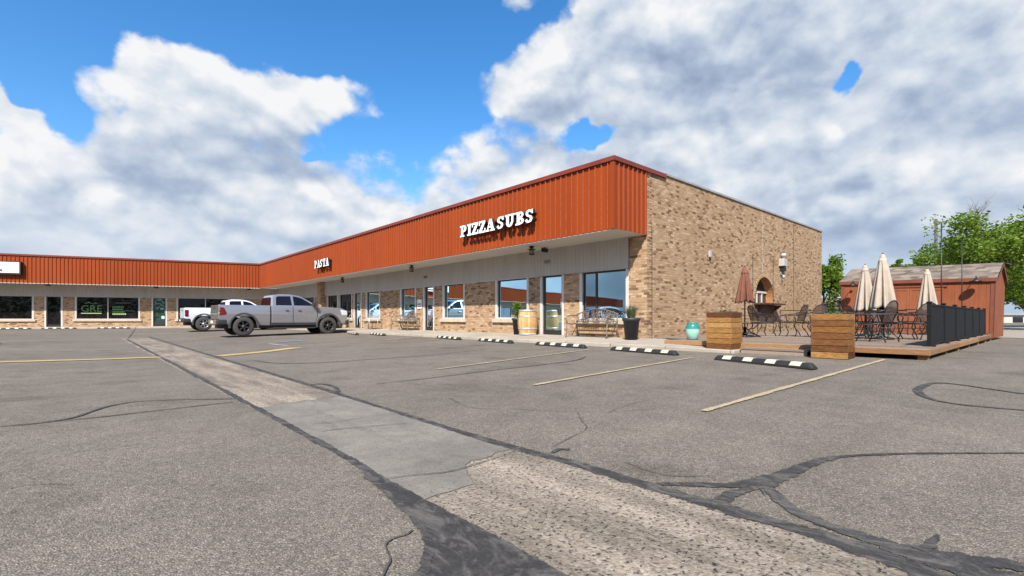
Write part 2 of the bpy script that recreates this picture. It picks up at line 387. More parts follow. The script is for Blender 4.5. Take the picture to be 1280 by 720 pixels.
def brick_fn(stops, mortar, L=.215, H=.076):
    def fn(T, b):
        p = obj_co(T); nrm = T.node('ShaderNodeTexCoord').outputs['Normal']
        tg = T.v('CROSS_PRODUCT', (0, 0, 1), nrm); u = T.v('DOT_PRODUCT', p, T.v('NORMALIZE', tg)); z = T.sep(p)[2]
        # slightly uneven courses
        u = T.m('ADD', u, T.m('MULTIPLY', T.m('SUBTRACT', T.noise(p, 2.0, 2, .5), .5), .02))
        vr = T.m('DIVIDE', z, H); row = T.m('FLOOR', vr)
        wr = T.node('ShaderNodeTexWhiteNoise', noise_dimensions='1D'); T.put(wr.inputs['W'], row)
        uc = T.m('ADD', T.m('DIVIDE', u, L), T.m('ADD', T.m('MULTIPLY', T.m('FLOORED_MODULO', row, 2), .5), T.m('MULTIPLY', wr.outputs['Value'], .12)))
        colm = T.m('FLOOR', uc)
        wn = T.node('ShaderNodeTexWhiteNoise', noise_dimensions='2D'); T.put(wn.inputs['Vector'], T.xyz(colm, row, 0))
        c = T.ramp(wn.outputs['Value'], stops)
        n = T.noise(p, 40, 3, .6); big = T.noise(p, .5, 4, .6)
        c = T.v('SCALE', c, T.m('MULTIPLY', T.rng(n, .25, .75, .78, 1.22), T.rng(big, .3, .7, .9, 1.08)))
        fx = T.m('FRACT', uc); fy = T.m('FRACT', vr)
        mo = T.m('MAXIMUM', T.m('LESS_THAN', fx, .05), T.m('LESS_THAN', fy, .15))
        jn = T.noise(T.v('MULTIPLY', p, (.6, .6, 6)), 5, 3, .6)          # raked joints, their shade painted in dark brown; part filled with pale mortar
        c = T.mix(mo, c, T.mix(T.rng(jn, .42, .60, 0, 1), (*mortar, 1), (.40, .29, .19, 1))); T.put(b.inputs['Base Color'], c)
        bump(T, b, T.m('SUBTRACT', T.m('MULTIPLY', n, .25), mo), .5, .01)
    return fn
TAN = [(0, (.140, .078, .045)), (.08, (.195, .115, .066)), (.17, (.285, .18, .102)), (.28, (.335, .218, .128)), (.80, (.385, .26, .158)), (1, (.47, .34, .222))]
M_brick = mat('tan_brick', rough=.9, spec=.2, fn=brick_fn(TAN, (.185, .112, .064), .185, .072))
def fascia_fn(T, b):
    p = pos(T); sx = T.sep(p); st = T.v('MULTIPLY', p, (1, 1, .10)); n = T.noise(st, 2.5, 5, .6); g = T.noise(p, .25, 3, .5); k = T.noise(T.v('MULTIPLY', p, (1, 1, .06)), 7, 4, .6)
    u = T.m('ADD', T.m('MULTIPLY', sx[1], .9), T.m('MULTIPLY', sx[0], .45)); wn = T.node('ShaderNodeTexWhiteNoise', noise_dimensions='1D'); T.put(wn.inputs['W'], T.m('FLOOR', T.m('DIVIDE', u, .92)))
    f = T.m('MULTIPLY', T.rng(n, .3, .7, .93, 1.05), T.m('MULTIPLY', T.rng(g, .3, .7, .91, 1.08), T.rng(wn.outputs['Value'], 0, 1, .95, 1.05)))
    c = T.v('SCALE', (.250, .041, .0045), f)
    c = T.mix(T.m('MULTIPLY', T.rng(k, .58, .74, 0, .35), T.rng(sx[2], 3.6, 5.0, .2, 1)), c, (.13, .028, .012, 1))
    T.put(b.inputs['Base Color'], c); T.put(b.inputs['Roughness'], T.rng(n, .3, .7, .42, .6))
    bump(T, b, T.noise(p, 1.6, 3, .5), .25, .02)
M_fascia = mat('orange_red_metal', rough=.5, spec=.25, fn=fascia_fn)
M_crest = m_dirty('pale_rib_crest_paint', (.31, .072, .024), .35, 9, .6)  # narrow rib crests coloured paler than the fascia panels
M_cap = m_dirty('dark_red_trim', (.185, .030, .012), .2, 2, .45)
M_siding = m_dirty('grey_siding', (.40, .375, .345), .12, 1.5, .7, streak=True)
M_soffit = m_dirty('pale_soffit', (.55, .51, .46), .08, .8, .7)
M_frame = m_dirty('pale_window_trim', (.53, .50, .46), .1, 2, .5)
M_sill = m_dirty('concrete_sill', (.47, .39, .30), .2, 6, .8)
M_darkframe = mat('dark_bronze_frame', (.018, .017, .018), .4)
M_roof = m_dirty('roof_membrane', (.35, .34, .33), .2, 1, .9)
M_coping = m_dirty('grey_coping', (.30, .30, .30), .2, 3, .5)
def glass_mat(name, refl, tint=(.010, .012, .014), gcol=(.86, .93, 1.0), rough=.0):
    m = bpy.data.materials.new(name); m.use_nodes = True; T = NT(m.node_tree); T.n.clear()
    d = T.node('ShaderNodeBsdfDiffuse'); p = pos(T)
    n = T.noise(p, .9, 3, .5); T.put(d.inputs[0], T.v('SCALE', tint, T.rng(n, .3, .7, .4, 1.8)))
    g = T.node('ShaderNodeBsdfGlossy'); g.inputs['Roughness'].default_value = rough; g.inputs[0].default_value = (*gcol, 1)
    bn = T.node('ShaderNodeBump'); bn.inputs['Strength'].default_value = .06; bn.inputs['Distance'].default_value = .02
    T.put(bn.inputs['Height'], T.noise(p, .8, 2, .5)); T.l.new(bn.outputs[0], g.inputs['Normal'])
    lw = T.node('ShaderNodeFresnel'); lw.inputs[0].default_value = 1.5
    mx = T.node('ShaderNodeMixShader'); T.put(mx.inputs[0], T.m('ADD', lw.outputs[0], refl, clamp=True))
    T.l.new(d.outputs[0], mx.inputs[1]); T.l.new(g.outputs[0], mx.inputs[2])
    o = T.node('ShaderNodeOutputMaterial'); T.l.new(mx.outputs[0], o.inputs[0]); MATS[name] = m; return m
M_glass = glass_mat('coated_window_glass', .31, gcol=(.58, .86, 1.0))
M_glassd = glass_mat('dim_window_glass', .06)
M_glassg = glass_mat('greenish_door_glass', .10, (.012, .028, .026), (.8, 1, .95))
M_carglass = glass_mat('car_glass', .0, (.006, .007, .010), (.55, .6, .7))
M_glassw = glass_mat('dark_tinted_glass', .0, (.007, .006, .006), (.6, .6, .6))
M_black = mat('black_metal', (.014, .014, .015), .45)
M_blackm = m_dirty('black_rubber', (.018, .018, .018), .3, 9, .75)
M_cream = m_dirty('cream_reflective_tape', (.60, .54, .43), .2, 14, .6)
M_white = m_dirty('white_sign_face', (.80, .80, .80), .04, 4, .4)
M_return = mat('black_letter_return', (.02, .016, .016), .5)
def wood_fn(stops, scale=(1, 1, 1), island=True, rough=.75):
    def fn(T, b):
        p = obj_co(T); rpi = T.node('ShaderNodeNewGeometry').outputs['Random Per Island']; orn = T.node('ShaderNodeObjectInfo').outputs['Random']
        rpi = T.m('FRACT', T.m('ADD', T.m('MULTIPLY', rpi, 7.31), T.m('MULTIPLY', orn, 3.77)))
        off = T.xyz(T.m('MULTIPLY', rpi, 31), T.m('MULTIPLY', rpi, 57), T.m('MULTIPLY', rpi, 13))
        q = T.v('MULTIPLY', T.v('ADD', p, off), scale)
        n = T.noise(q, 6, 6, .65, .4); k = T.noise(q, 30, 3, .6)
        c = T.ramp(T.m('ADD', T.m('MULTIPLY', rpi, .62), T.m('MULTIPLY', n, .45)), stops)
        c = T.v('SCALE', c, T.m('MULTIPLY', T.rng(k, .3, .7, .80, 1.16), T.rng(n, .3, .7, .82, 1.14)))
        T.put(b.inputs['Base Color'], c); T.put(b.inputs['Roughness'], T.rng(n, .3, .7, rough - .1, rough + .12)); bump(T, b, k, .25, .004)
    return fn
M_planter = mat('stained_cedar_boards', spec=.35, fn=wood_fn([(0, (.045, .017, .006)), (.34, (.095, .036, .012)), (.52, (.175, .072, .018)), (.72, (.275, .13, .035)), (1, (.43, .27, .11))], (1.6, 1.6, 7), rough=.5))
M_deck = mat('weathered_deck_boards', spec=.3, fn=wood_fn([(0, (.13, .09, .065)), (.5, (.23, .17, .13)), (1, (.33, .26, .20))], (1, 9, 9)))
M_rim = mat('brown_rim_boards', spec=.3, fn=wood_fn([(0, (.13, .06, .025)), (.5, (.24, .125, .055)), (1, (.34, .20, .09))], (1, 1, 8)))
M_barrel = mat('barrel_oak', spec=.35, fn=wood_fn([(0, (.36, .19, .07)), (.5, (.50, .29, .12)), (1, (.60, .40, .19))], (6, 6, .8), rough=.55))
M_hoop = mat('pale_steel_hoop', (.55, .52, .46), .45, metal=.6)
def shed_fn(T, b):
    p = obj_co(T); q = T.v('MULTIPLY', p, (2, 2, .35)); n = T.noise(q, 4, 6, .65); big = T.noise(p, .7, 4, .6); f = T.noise(T.v('MULTIPLY', p, (1, 1, .1)), 30, 3, .6)
    c = T.mix(T.rng(big, .35, .7, 0, .6), (.225, .066, .028, 1), (.28, .102, .046, 1))
    T.put(b.inputs['Base Color'], T.v('SCALE', c, T.m('MULTIPLY', T.rng(n, .3, .7, .80, 1.12), T.rng(f, .3, .7, .9, 1.08))))
M_shed = mat('faded_red_shed_wood', rough=.8, spec=.25, fn=shed_fn)
M_shedtrim = m_dirty('dull_red_trim', (.165, .045, .025), .2, 4, .75)
def shingle_fn(a, bcol):
    def fn(T, b):
        p = obj_co(T); s = T.sep(p)
        r = T.m('DIVIDE', T.m('ADD', s[2], 0), .075); row = T.m('FLOOR', r); cc = T.m('FLOOR', T.m('ADD', T.m('DIVIDE', T.m('ADD', s[1], T.m('MULTIPLY', s[0], .37)), .25), T.m('MULTIPLY', row, .37)))
        wn = T.node('ShaderNodeTexWhiteNoise', noise_dimensions='2D'); T.put(wn.inputs['Vector'], T.xyz(cc, row, 0))
        n = T.noise(p, 25, 3, .6)
        T.put(b.inputs['Base Color'], T.v('SCALE', T.mix(wn.outputs['Value'], (*a, 1), (*bcol, 1)), T.rng(n, .3, .7, .8, 1.2)))
    return fn
M_shingle = mat('grey_shingles', rough=.95, spec=.15, fn=shingle_fn((.105, .082, .066), (.235, .195, .16)))
M_fabric = m_dirty('beige_canvas', (.40, .335, .27), .14, 5, .95)
M_fabricb = m_dirty('brown_canvas', (.17, .065, .042), .2, 5, .95)
M_teal = mat('teal_glaze', (.10, .36, .31), .22, coat=.4, fn=None)
def teal_fn(T, b):
    z = T.sep(obj_co(T))[2]; p = obj_co(T); n = T.noise(p, 9, 4, .6)
    f = T.rng(T.m('ADD', z, T.m('MULTIPLY', T.m('SUBTRACT', n, .5), .05)), .245, .275, 0, 1)
    c = T.mix(f, (.30, .55, .47, 1), (.03, .21, .17, 1)); T.put(b.inputs['Base Color'], T.v('SCALE', c, T.rng(n, .3, .7, .85, 1.1)))
teal_fn(NT(M_teal.node_tree), M_teal.node_tree.nodes['Principled BSDF'])
M_pot = m_dirty('charcoal_plastic', (.022, .024, .028), .25, 6, .55)
M_soil = m_dirty('soil', (.04, .028, .02), .3, 20, .95)
M_fence = m_dirty('black_fence_vinyl', (.0075, .008, .009), .2, 5, .75); M_fence.node_tree.nodes['Principled BSDF'].inputs['Specular IOR Level'].default_value = .22
M_mesh = m_dirty('taupe_sling_mesh', (.10, .065, .055), .2, 30, .8)
def sling():
    t = M_mesh.node_tree; T = NT(t); tr = T.node('ShaderNodeBsdfTransparent'); mx = T.node('ShaderNodeMixShader'); mx.inputs[0].default_value = .58
    T.l.new(tr.outputs[0], mx.inputs[1]); T.l.new(t.nodes['Principled BSDF'].outputs[0], mx.inputs[2]); T.l.new(mx.outputs[0], t.nodes['Material Output'].inputs[0])
sling()
M_metalg = m_dirty('grey_painted_metal', (.22, .21, .20), .2, 12, .5)
M_greybox = m_dirty('light_grey_housing', (.40, .40, .40), .1, 6, .5)
M_bark = m_dirty('bark', (.09, .065, .05), .35, 8, .95)
M_dead = m_dirty('dead_grey_bark', (.20, .17, .15), .3, 8, .95)
M_polew = m_dirty('weathered_pole_wood', (.085, .08, .075), .25, 6, .9)
def leaf_mat(name, stops):
    m = bpy.data.materials.new(name); m.use_nodes = True; T = NT(m.node_tree); T.n.clear()
    rpi = T.node('ShaderNodeNewGeometry').outputs['Random Per Island']; p = obj_co(T)
    n = T.noise(p, .9, 3, .5)
    c = T.ramp(T.m('ADD', T.m('MULTIPLY', rpi, .45), T.rng(n, .3, .7, 0, .55)), stops)
    d = T.node('ShaderNodeBsdfPrincipled'); T.put(d.inputs['Base Color'], c); d.inputs['Roughness'].default_value = .6; d.inputs['Specular IOR Level'].default_value = .3
    tr = T.node('ShaderNodeBsdfTranslucent'); T.put(tr.inputs[0], T.mix(1.0, c, (1.5, 1.7, .6, 1), 'MULTIPLY'))
    mx = T.node('ShaderNodeMixShader'); mx.inputs[0].default_value = .35; T.l.new(d.outputs[0], mx.inputs[1]); T.l.new(tr.outputs[0], mx.inputs[2])
    o = T.node('ShaderNodeOutputMaterial'); T.l.new(mx.outputs[0], o.inputs[0]); MATS[name] = m; return m
M_leaf = leaf_mat('bright_green_leaves', [(0, (.030, .065, .008)), (.5, (.10, .165, .016)), (1, (.26, .32, .04))])
M_leafd = leaf_mat('deep_green_leaves', [(0, (.022, .050, .012)), (.5, (.050, .10, .020)), (1, (.10, .16, .035))])
M_leafg = leaf_mat('grey_green_foliage', [(0, (.05, .07, .045)), (.5, (.11, .14, .08)), (1, (.20, .22, .13))])
def paint_fn(color, metal):
    def fn(T, b):
        n = T.noise(pos(T), 1.2, 4, .6); z = T.sep(pos(T))[2]
        dust = T.m('MULTIPLY', T.rng(z, .3, .9, .45, .0), T.rng(n, .3, .7, .3, 1))
        T.put(b.inputs['Base Color'], T.mix(dust, (*color, 1), (.23, .19, .155, 1))); T.put(b.inputs['Roughness'], T.m('ADD', .26, T.m('MULTIPLY', dust, .5)))
    return fn
M_grey = mat('silver_grey_paint', (.30, .305, .33), .28, metal=.55, coat=1.0, fn=paint_fn((.33, .325, .345), .55))
M_wpaint = mat('white_car_paint', (.72, .75, .80), .3, coat=.6, fn=paint_fn((.66, .70, .77), 0))
M_tyre = m_dirty('tyre_rubber', (.055, .05, .046), .35, 14, .85)
M_rim_d = mat('dark_alloy', (.06, .06, .065), .35, metal=.7)
M_rim_l = mat('light_alloy', (.42, .42, .43), .3, metal=.8)
M_flare = m_dirty('dark_grey_flare', (.055, .055, .06), .2, 8, .5)
M_plastic = m_dirty('dark_car_plastic', (.028, .028, .03), .25, 8, .6)
M_chrome = mat('chrome', (.62, .62, .62), .18, metal=1)
M_red = mat('red_lamp_lens', (.15, .006, .007), .18, coat=.5)
M_lampw = mat('clear_lamp_lens', (.6, .6, .6), .12, coat=.5)
M_green = mat('green_vinyl_lettering', (.10, .24, .07), .6)
M_lime = mat('lime_vinyl_lettering', (.30, .38, .12), .6)
M_vgrey = mat('grey_vinyl_lettering', (.15, .16, .15), .6)
M_navy = mat('navy_print', (.03, .035, .07), .6)

# ------------------------------------------------------------------ ground
def axis(lo, hi, step, extra):
    a = [lo + i * step for i in range(int((hi - lo) / step) + 1)]
    return sorted(set([round(v, 4) for v in a] + extra))
xs = axis(-62, 40, .75, [G1, G2, 11.0955, 12.0, -700, -300, -150, -90, 60, 100, 200, 400, 700, -12.732])
ys = axis(-12, 64, .75, [-700, -300, -100, -40, -20, 90, 140, 300, 700])
mb = MB(); nx = len(xs)
vs = [(x, y, ground(x, y)) for y in ys for x in xs]
fs = [(j * nx + i, j * nx + i + 1, (j + 1) * nx + i + 1, (j + 1) * nx + i) for j in range(len(ys) - 1) for i in range(nx - 1)]
mb.add(vs, fs); tag(mb.build('parking_lot', M_asphalt), kind='structure')
# concrete valley gutter in slabs
GY = [(-8, 2.42, M_gutter, 'gutter'), (2.42, 5.35, M_slab, 'gutter_slab'), (5.35, 27.0, M_gutter, 'gutter')]
rg = random.Random(3)
jag0 = [(G1 + (G2 - G1) * k / 12, (2.10 if k < 5 else 2.30 if k == 5 else 2.36 + .012 * k) + rg.uniform(-.025, .025)) for k in range(13)]
jag1 = [(G1 + (G2 - G1) * k / 12, 5.30 + .25 * k / 12 + rg.uniform(-.04, .04)) for k in range(13)]
def strip(name, lo, hi, m, z):
    b_ = MB(); n = 40
    for k in range(len(lo) - 1):
        for j in range(n):
            def P(c, q):
                y = lo[c][1] + (hi[c][1] - lo[c][1]) * q / n
                return (lo[c][0], y, z + ground(lo[c][0], y))
            b_.quad(P(k, j), P(k + 1, j), P(k + 1, j + 1), P(k, j + 1))
    return tag(b_.build(name, m), kind='structure')
flat = lambda y: [(G1 + (G2 - G1) * k / 12, y) for k in range(13)]
strip('gutter', flat(-8), [(x, y - .012) for x, y in jag0], M_gutter, .0025)
strip('gutter_slab', jag0, [(x, y - .012) for x, y in jag1], M_slab, .003)
strip('gutter', jag1, flat(27.0), M_gutter, .0025)

RIB = [0]; DZ0 = .0045
def ribbon(name, pts, w, m, jit=.25, step=.08, z0=None, round_=3):
    """a painted or poured strip lying on the ground; pts are (px, py) of its middle line as surveyed from the photograph"""
    P = [gp(*p) for p in pts]
    ws = w if isinstance(w, (list, tuple)) else [w] * len(P)
    for _ in range(round_):
        Q, W = [P[0]], [ws[0]]
        for i in range(len(P) - 1):
            Q += [P[i].lerp(P[i + 1], .25), P[i].lerp(P[i + 1], .75)]; W += [ws[i] * .75 + ws[i + 1] * .25, ws[i] * .25 + ws[i + 1] * .75]
        Q.append(P[-1]); W.append(ws[-1]); P, ws = Q, W
    path = []
    for i in range(len(P) - 1):
        d = (P[i + 1] - P[i]).length; n = max(1, int(d / step))
        for k in range(n): path.append((P[i].lerp(P[i + 1], k / n), ws[i] + (ws[i + 1] - ws[i]) * k / n))
    path.append((P[-1], ws[-1]))
    RIB[0] += 1; dz = z0 if z0 is not None else DZ0 + RIB[0] * .00022
    vs = []; uv = []; ja = jb = 0
    for i, (p, wd) in enumerate(path):
        t = path[min(i + 1, len(path) - 1)][0] - path[max(i - 1, 0)][0]; t.z = 0
        if t.length < 1e-6: t = Vector((1, 0, 0))
        t.normalize(); nrm = Vector((-t.y, t.x, 0))
        ja = ja * .7 + random.uniform(-1, 1) * jit * .5; jb = jb * .7 + random.uniform(-1, 1) * jit * .5
        e0 = wd / 2 * (1 + ja); e1 = wd / 2 * (1 + jb)
        if i in (0, len(path) - 1) and jit > .1: e0 *= .35; e1 *= .35
        for q, u in ((p + nrm * e0, 0), (p, .5), (p - nrm * e1, 1)): vs.append((q.x, q.y, ground(q.x, q.y) + dz)); uv.append((u, i * .05))
    fs = [(3 * i + k, 3 * i + k + 1, 3 * i + k + 4, 3 * i + k + 3) for i in range(len(path) - 1) for k in (0, 1)]
    me = bpy.data.meshes.new(name); me.from_pydata(vs, [], fs); me.materials.append(m); ul = me.uv_layers.new(name='UVMap')
    for lp in me.loops: ul.data[lp.index].uv = uv[lp.vertex_index]
    me.update(); o = bpy.data.objects.new(name, me); COL.objects.link(o); return tag(o, kind='structure')
def patch(name, pts, m):
    RIB[0] += 1; dz = DZ0 + RIB[0] * .00022
    P = [gp(*p) for p in pts]; Q = []
    for i in range(len(P)):
        a, c = P[i], P[(i + 1) % len(P)]; n = max(1, int((c - a).length / .04))
        for k in range(n): Q.append(a.lerp(c, k / n) + Vector((random.uniform(-.008, .008), random.uniform(-.008, .008), 0)))
    bm = bmesh.new(); vv = [bm.verts.new((p.x, p.y, dz + .002)) for p in Q]; bm.faces.new(vv); bmesh.ops.triangulate(bm, faces=bm.faces)
    me = bpy.data.meshes.new(name); bm.to_mesh(me); bm.free(); me.materials.append(m)
    o = bpy.data.objects.new(name, me); COL.objects.link(o); return tag(o, kind='structure')
ts = 'crack_sealant'
ribbon(ts, [(158, 424), (240, 467), (325, 513), (400, 553), (452, 584), (485, 604), (540, 632), (640, 686), (720, 730)], [.10, .09, .075, .07, .07, .05, .04, .04, .04], M_tar, .4, .06)
ribbon(ts, [(186, 421), (300, 455), (405, 487), (425, 493), (520, 523), (640, 560), (715, 578), (790, 602), (890, 632), (990, 660), (1065, 684), (1140, 712), (1210, 738)], [.10, .09, .09, .08, .08, .09, .10, .11, .12, .14, .15, .17, .18], M_tar, .35, .06)
patch(ts, [(449, 586), (478, 601), (505, 615), (540, 633), (592, 659), (642, 686), (706, 722), (790, 775), (500, 775), (522, 728), (534, 700), (537, 684), (532, 668), (518, 650), (502, 634), (478, 612), (458, 598)], M_tar0)
ribbon(ts, [(458, 596), (480, 613), (503, 634), (519, 650), (533, 668), (538, 684), (534, 702), (520, 730)], .05, M_tar, .5, .05)
ribbon(ts, [(812, 606), (860, 606), (915, 608), (960, 602), (985, 592), (1010, 581), (1040, 572), (1100, 568), (1190, 567), (1290, 567), (1400, 568)], [.03, .07, .075, .13, .12, .09, .06, .04, .03, .025, .02], M_tar, .35, .05)
ribbon(ts, [(950, 604), (968, 618), (985, 634), (1010, 648), (1040, 660), (1100, 680), (1170, 695), (1260, 708), (1360, 722)], [.07, .08, .09, .09, .10, .10, .10, .10, .09], M_tar, .35, .05)
ribbon(ts, [(972, 606), (930, 613), (905, 622), (898, 632), (910, 642), (940, 650), (985, 658)], [.07, .08, .09, .09, .08, .06, .05], M_tar, .35, .05)
ribbon(ts, [(1100, 684), (1160, 700), (1215, 716), (1290, 735)], [.05, .16, .2, .2], M_tar, .4, .05)
ribbon(ts, [(1310, 497), (1240, 487), (1178, 478), (1156, 481), (1143, 489), (1160, 499), (1195, 506), (1240, 510), (1310, 516)], [.05, .05, .07, .09, .10, .07, .05, .04, .04], M_tar, .3)
ribbon(ts, [(-60, 538), (0, 534), (55, 529), (92, 523), (112, 516), (135, 508), (170, 502), (220, 500), (292, 499)], [.03, .03, .04, .05, .05, .04, .035, .03, .03], M_tar, .4)
ribbon(ts, [(70, 527), (125, 522), (200, 513), (292, 503)], [.02, .035, .03, .03], M_tar, .4)
ribbon(ts, [(318, 451), (345, 455), (400, 454), (470, 449), (545, 444), (612, 436)], [.05, .06, .05, .05, .04, .03], M_tar, .4)
ribbon(ts, [(470, 480), (530, 474), (600, 465), (680, 456), (722, 451), (732, 446)], [.02, .04, .03, .04, .05, .03], M_tar, .4)
ribbon(ts, [(388, 481), (404, 480), (418, 483), (424, 491), (415, 489)], [.04, .06, .06, .07, .05], M_tar, .4)
ribbon(ts, [(690, 567), (700, 562), (712, 563)], .04, M_tar, .4)
ribbon(ts, [(1150, 690), (1165, 682), (1172, 670)], [.06, .05, .02], M_tar, .4)
ribbon(ts, [(160, 423), (172, 409)], [.05, .03], M_tar, .4)
ribbon(ts, [(1150, 437), (1195, 439), (1290, 441)], [.02, .03, .02], M_tar, .4)
M_crack = m_dirty('dirt_filled_crack', (.075, .065, .057), .3, 20, .95)
def crack(pts): ribbon('pavement_crack', pts, .007, M_crack, .9, .03, round_=1)
crack([(516, 664), (508, 670), (492, 674), (481, 682), (484, 692), (489, 702), (482, 712), (478, 724)])
crack([(640, 512), (700, 515), (760, 516), (820, 512)]); crack([(722, 516), (728, 528), (736, 537), (712, 548), (690, 560)])
crack([(500, 478), (560, 486), (600, 492), (650, 494)]); crack([(560, 498), (590, 512), (640, 512)]); crack([(760, 516), (790, 505), (815, 500)])
crack([(780, 578), (810, 590), (840, 597), (890, 596)]); crack([(950, 612), (958, 622)])
crack([(0, 614), (40, 606), (90, 607)]); crack([(240, 470), (250, 478), (300, 486)])
crack([(400, 540), (450, 535), (510, 530)])
crack([(484, 600), (520, 595), (562, 592), (600, 580), (643, 566)]); crack([(386, 531), (420, 529), (470, 520), (520, 517)])
pl = 'painted_line'
ribbon(pl, [(-120, 458), (0, 453), (110, 450), (201, 446.8)], .42, M_yellow, .06, .2, round_=0)
ribbon(pl, [(274, 445.5), (330, 440), (372, 434.8)], .48, M_yellow, .06, .2, round_=0)
ribbon(pl, [(547, 462), (640, 450), (738, 437)], .11, M_pale, .05, .2, round_=0)
ribbon(pl, [(668, 482), (770, 464), (866, 447.5)], .11, M_pale, .05, .2, round_=0)
ribbon(pl, [(880, 515), (990, 483), (1106, 450)], .11, M_pale, .05, .2, round_=0)
ribbon(pl, [(405, 431), (470, 425.5), (520, 421.5)], .10, M_pale, .05, .2, round_=0)
ribbon(pl, [(337, 430), (348, 431.5), (360, 432.5)], .16, M_whitep, .1, .2, round_=0)
ribbon('painted_parking_symbol', [(350, 427.8), (366, 426.5), (383, 426)], .75, M_bluep, .1, .2, round_=0)
ribbon('painted_curb_end', [(484, 425), (515, 421.8), (546, 419)], .20, M_pale, .1, .2, round_=0)
# sidewalks (raised slabs with a real kerb)
def slab(name, top, m):
    b_ = MB(); n = len(top); lo = [(x, y, -.3) for x, y, z in top]
    b_.add(list(top) + lo, [tuple(range(n)), tuple(range(n, 2 * n))[::-1]] + [(i, (i + 1) % n, n + (i + 1) % n, n + i) for i in range(n)])
    return tag(b_.build(name, m, bevel=.02), kind='structure')
cz = .262
WE = wing(0, -.25, 0)
join = W0 + WD * 0
jx = 9.95; tj = (W0.x - jx) / -WD.x
ye = wing(tj, -.25, 0)
slab('sidewalk', [(jx, ye.y - .3, cz), (jx, 7.5, cz), (VF + .02, 7.5, FLOOR), (VF + .02, U1 + 2.0, FLOOR), (jx, ye.y + 1.4, cz)], M_walk)
slab('sidewalk', [(jx + .001, 7.5, cz), (10.02, 6.4, .258), (10.02, 5.4, .250), (10.02, 4.44, .238), (10.80, 4.44, .238), (10.80, 5.2, .252), (VF, 5.2, .258), (VF + .02, 7.499, FLOOR - .002)], M_walk)
a, b2 = wing(tj - .2, -.25, cz - .003), wing(84, -.25, cz - .003)
c2, d2 = wing(84, 1.52, .285), wing(tj - 1.2, 1.52, .285)
slab('sidewalk', [tuple(a), tuple(d2), tuple(c2), tuple(b2)], M_walk)

# ------------------------------------------------------------------ the shop building
mall = thing('strip_mall', 'long L-shaped brick shop building with orange-red ribbed metal fascia', 'building', (VF, U0, FLOOR))
PM = lambda u, d, z: Vector((VF + d, u, z))                       # u = world y along the street face
PW = lambda u, d, z: wing(u, 1.5 + d, z)                          # u = distance along the far wing
PS = lambda u, d, z: Vector((VF + u, U0 + d, z))                  # end wall
def wall_open(b_, P, u0, u1, z0, z1, ops, depth=.16, mi=0):
    us = sorted(set([u0, u1] + [o[0] for o in ops] + [o[1] for o in ops])); zs = sorted(set([z0, z1] + [o[2] for o in ops] + [o[3] for o in ops]))
    for i in range(len(us) - 1):
        for j in range(len(zs) - 1):
            cu, czz = (us[i] + us[i + 1]) / 2, (zs[j] + zs[j + 1]) / 2
            if any(o[0] < cu < o[1] and o[2] < czz < o[3] for o in ops): continue
            b_.quad(P(us[i], 0, zs[j]), P(us[i + 1], 0, zs[j]), P(us[i + 1], 0, zs[j + 1]), P(us[i], 0, zs[j + 1]), mi)
    for (a, c, e, f) in ops:
        b_.quad(P(a, 0, e), P(a, depth, e), P(a, depth, f), P(a, 0, f), mi); b_.quad(P(c, 0, e), P(c, depth, e), P(c, depth, f), P(c, 0, f), mi)
        b_.quad(P(a, 0, e), P(c, 0, e), P(c, depth, e), P(a, depth, e), mi); b_.quad(P(a, 0, f), P(c, 0, f), P(c, depth, f), P(a, depth, f), mi)
def bx(b_, P, u0, u1, d0, d1, z0, z1, mi=0):
    v = [P(u, d, z) for z in (z0, z1) for d in (d0, d1) for u in (u0, u1)]
    b_.add(v, [(0, 1, 3, 2), (4, 6, 7, 5), (0, 4, 5, 1), (1, 5, 7, 3), (3, 7, 6, 2), (2, 6, 4, 0)], mi)
def ribs(b_, P, u0, u1, z0, z1, pitch, h, flat, mi=0, crest=None):
    prof = []; u = u0; s = .15 * pitch
    while u < u1 - pitch * .5:
        prof += [(u, 0), (u + flat * pitch, 0), (u + flat * pitch + s * .5, -h), (u + pitch - s * .5, -h)]; u += pitch
    prof.append((u1, 0)); prof = [p for p in prof if p[0] <= u1 + 1e-6]
    vs = []
    for (a, d) in prof: vs += [P(a, d, z0), P(a, d, z1)]
    b_.add(vs, [(2 * i, 2 * i + 2, 2 * i + 3, 2 * i + 1) for i in range(len(prof) - 1)], mi)
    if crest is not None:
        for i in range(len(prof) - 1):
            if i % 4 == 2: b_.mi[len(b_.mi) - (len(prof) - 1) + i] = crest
def sub(b_, name, m, parent=mall, **k): return b_.build(name, m, parent, True, **k)

MAIN_WIN = [(8.37, 10.26, .84, [9.63], M_glass), (12.62, 14.51, .86, [], M_glass), (16.5, 18.18, .86, [], M_glass), (20.46, 22.02, .86, [], M_glass),
            (24.21, 25.97, .86, [], M_glass), (27.80, 29.80, .86, [], M_glassd), (29.95, 31.75, .86, [], M_glassd), (34.0, 37.0, .86, [35.5], M_glassd)]
MAIN_DOOR = [(10.92, 12.05, M_glass), (18.84, 19.80, M_glassd), (26.5, 27.59, M_glassd)]
WING_WIN = [(14.05, 18.6, .79, [16.3], M_glassw), (8.05, 11.85, .79, [9.98], M_glassw), (1.9, 5.80, .79, [3.92], M_glassw),
            (22.5, 27.0, .79, [24.7], M_glassw), (32, 36, .79, [34], M_glassw)]
WING_DOOR = [(12.5, 13.50, M_glassw), (6.38, 7.36, M_glassg), (20.2, 21.2, M_glassw), (29.5, 30.5, M_glassw)]
b_ = MB(); wall_open(b_, PM, U0 + .001, U1 + 1.5, -.05, ZHEAD, [(a, c, z, ZHEAD) for a, c, z, _, _ in MAIN_WIN] + [(a, c, FLOOR, ZHEAD) for a, c, _ in MAIN_DOOR])
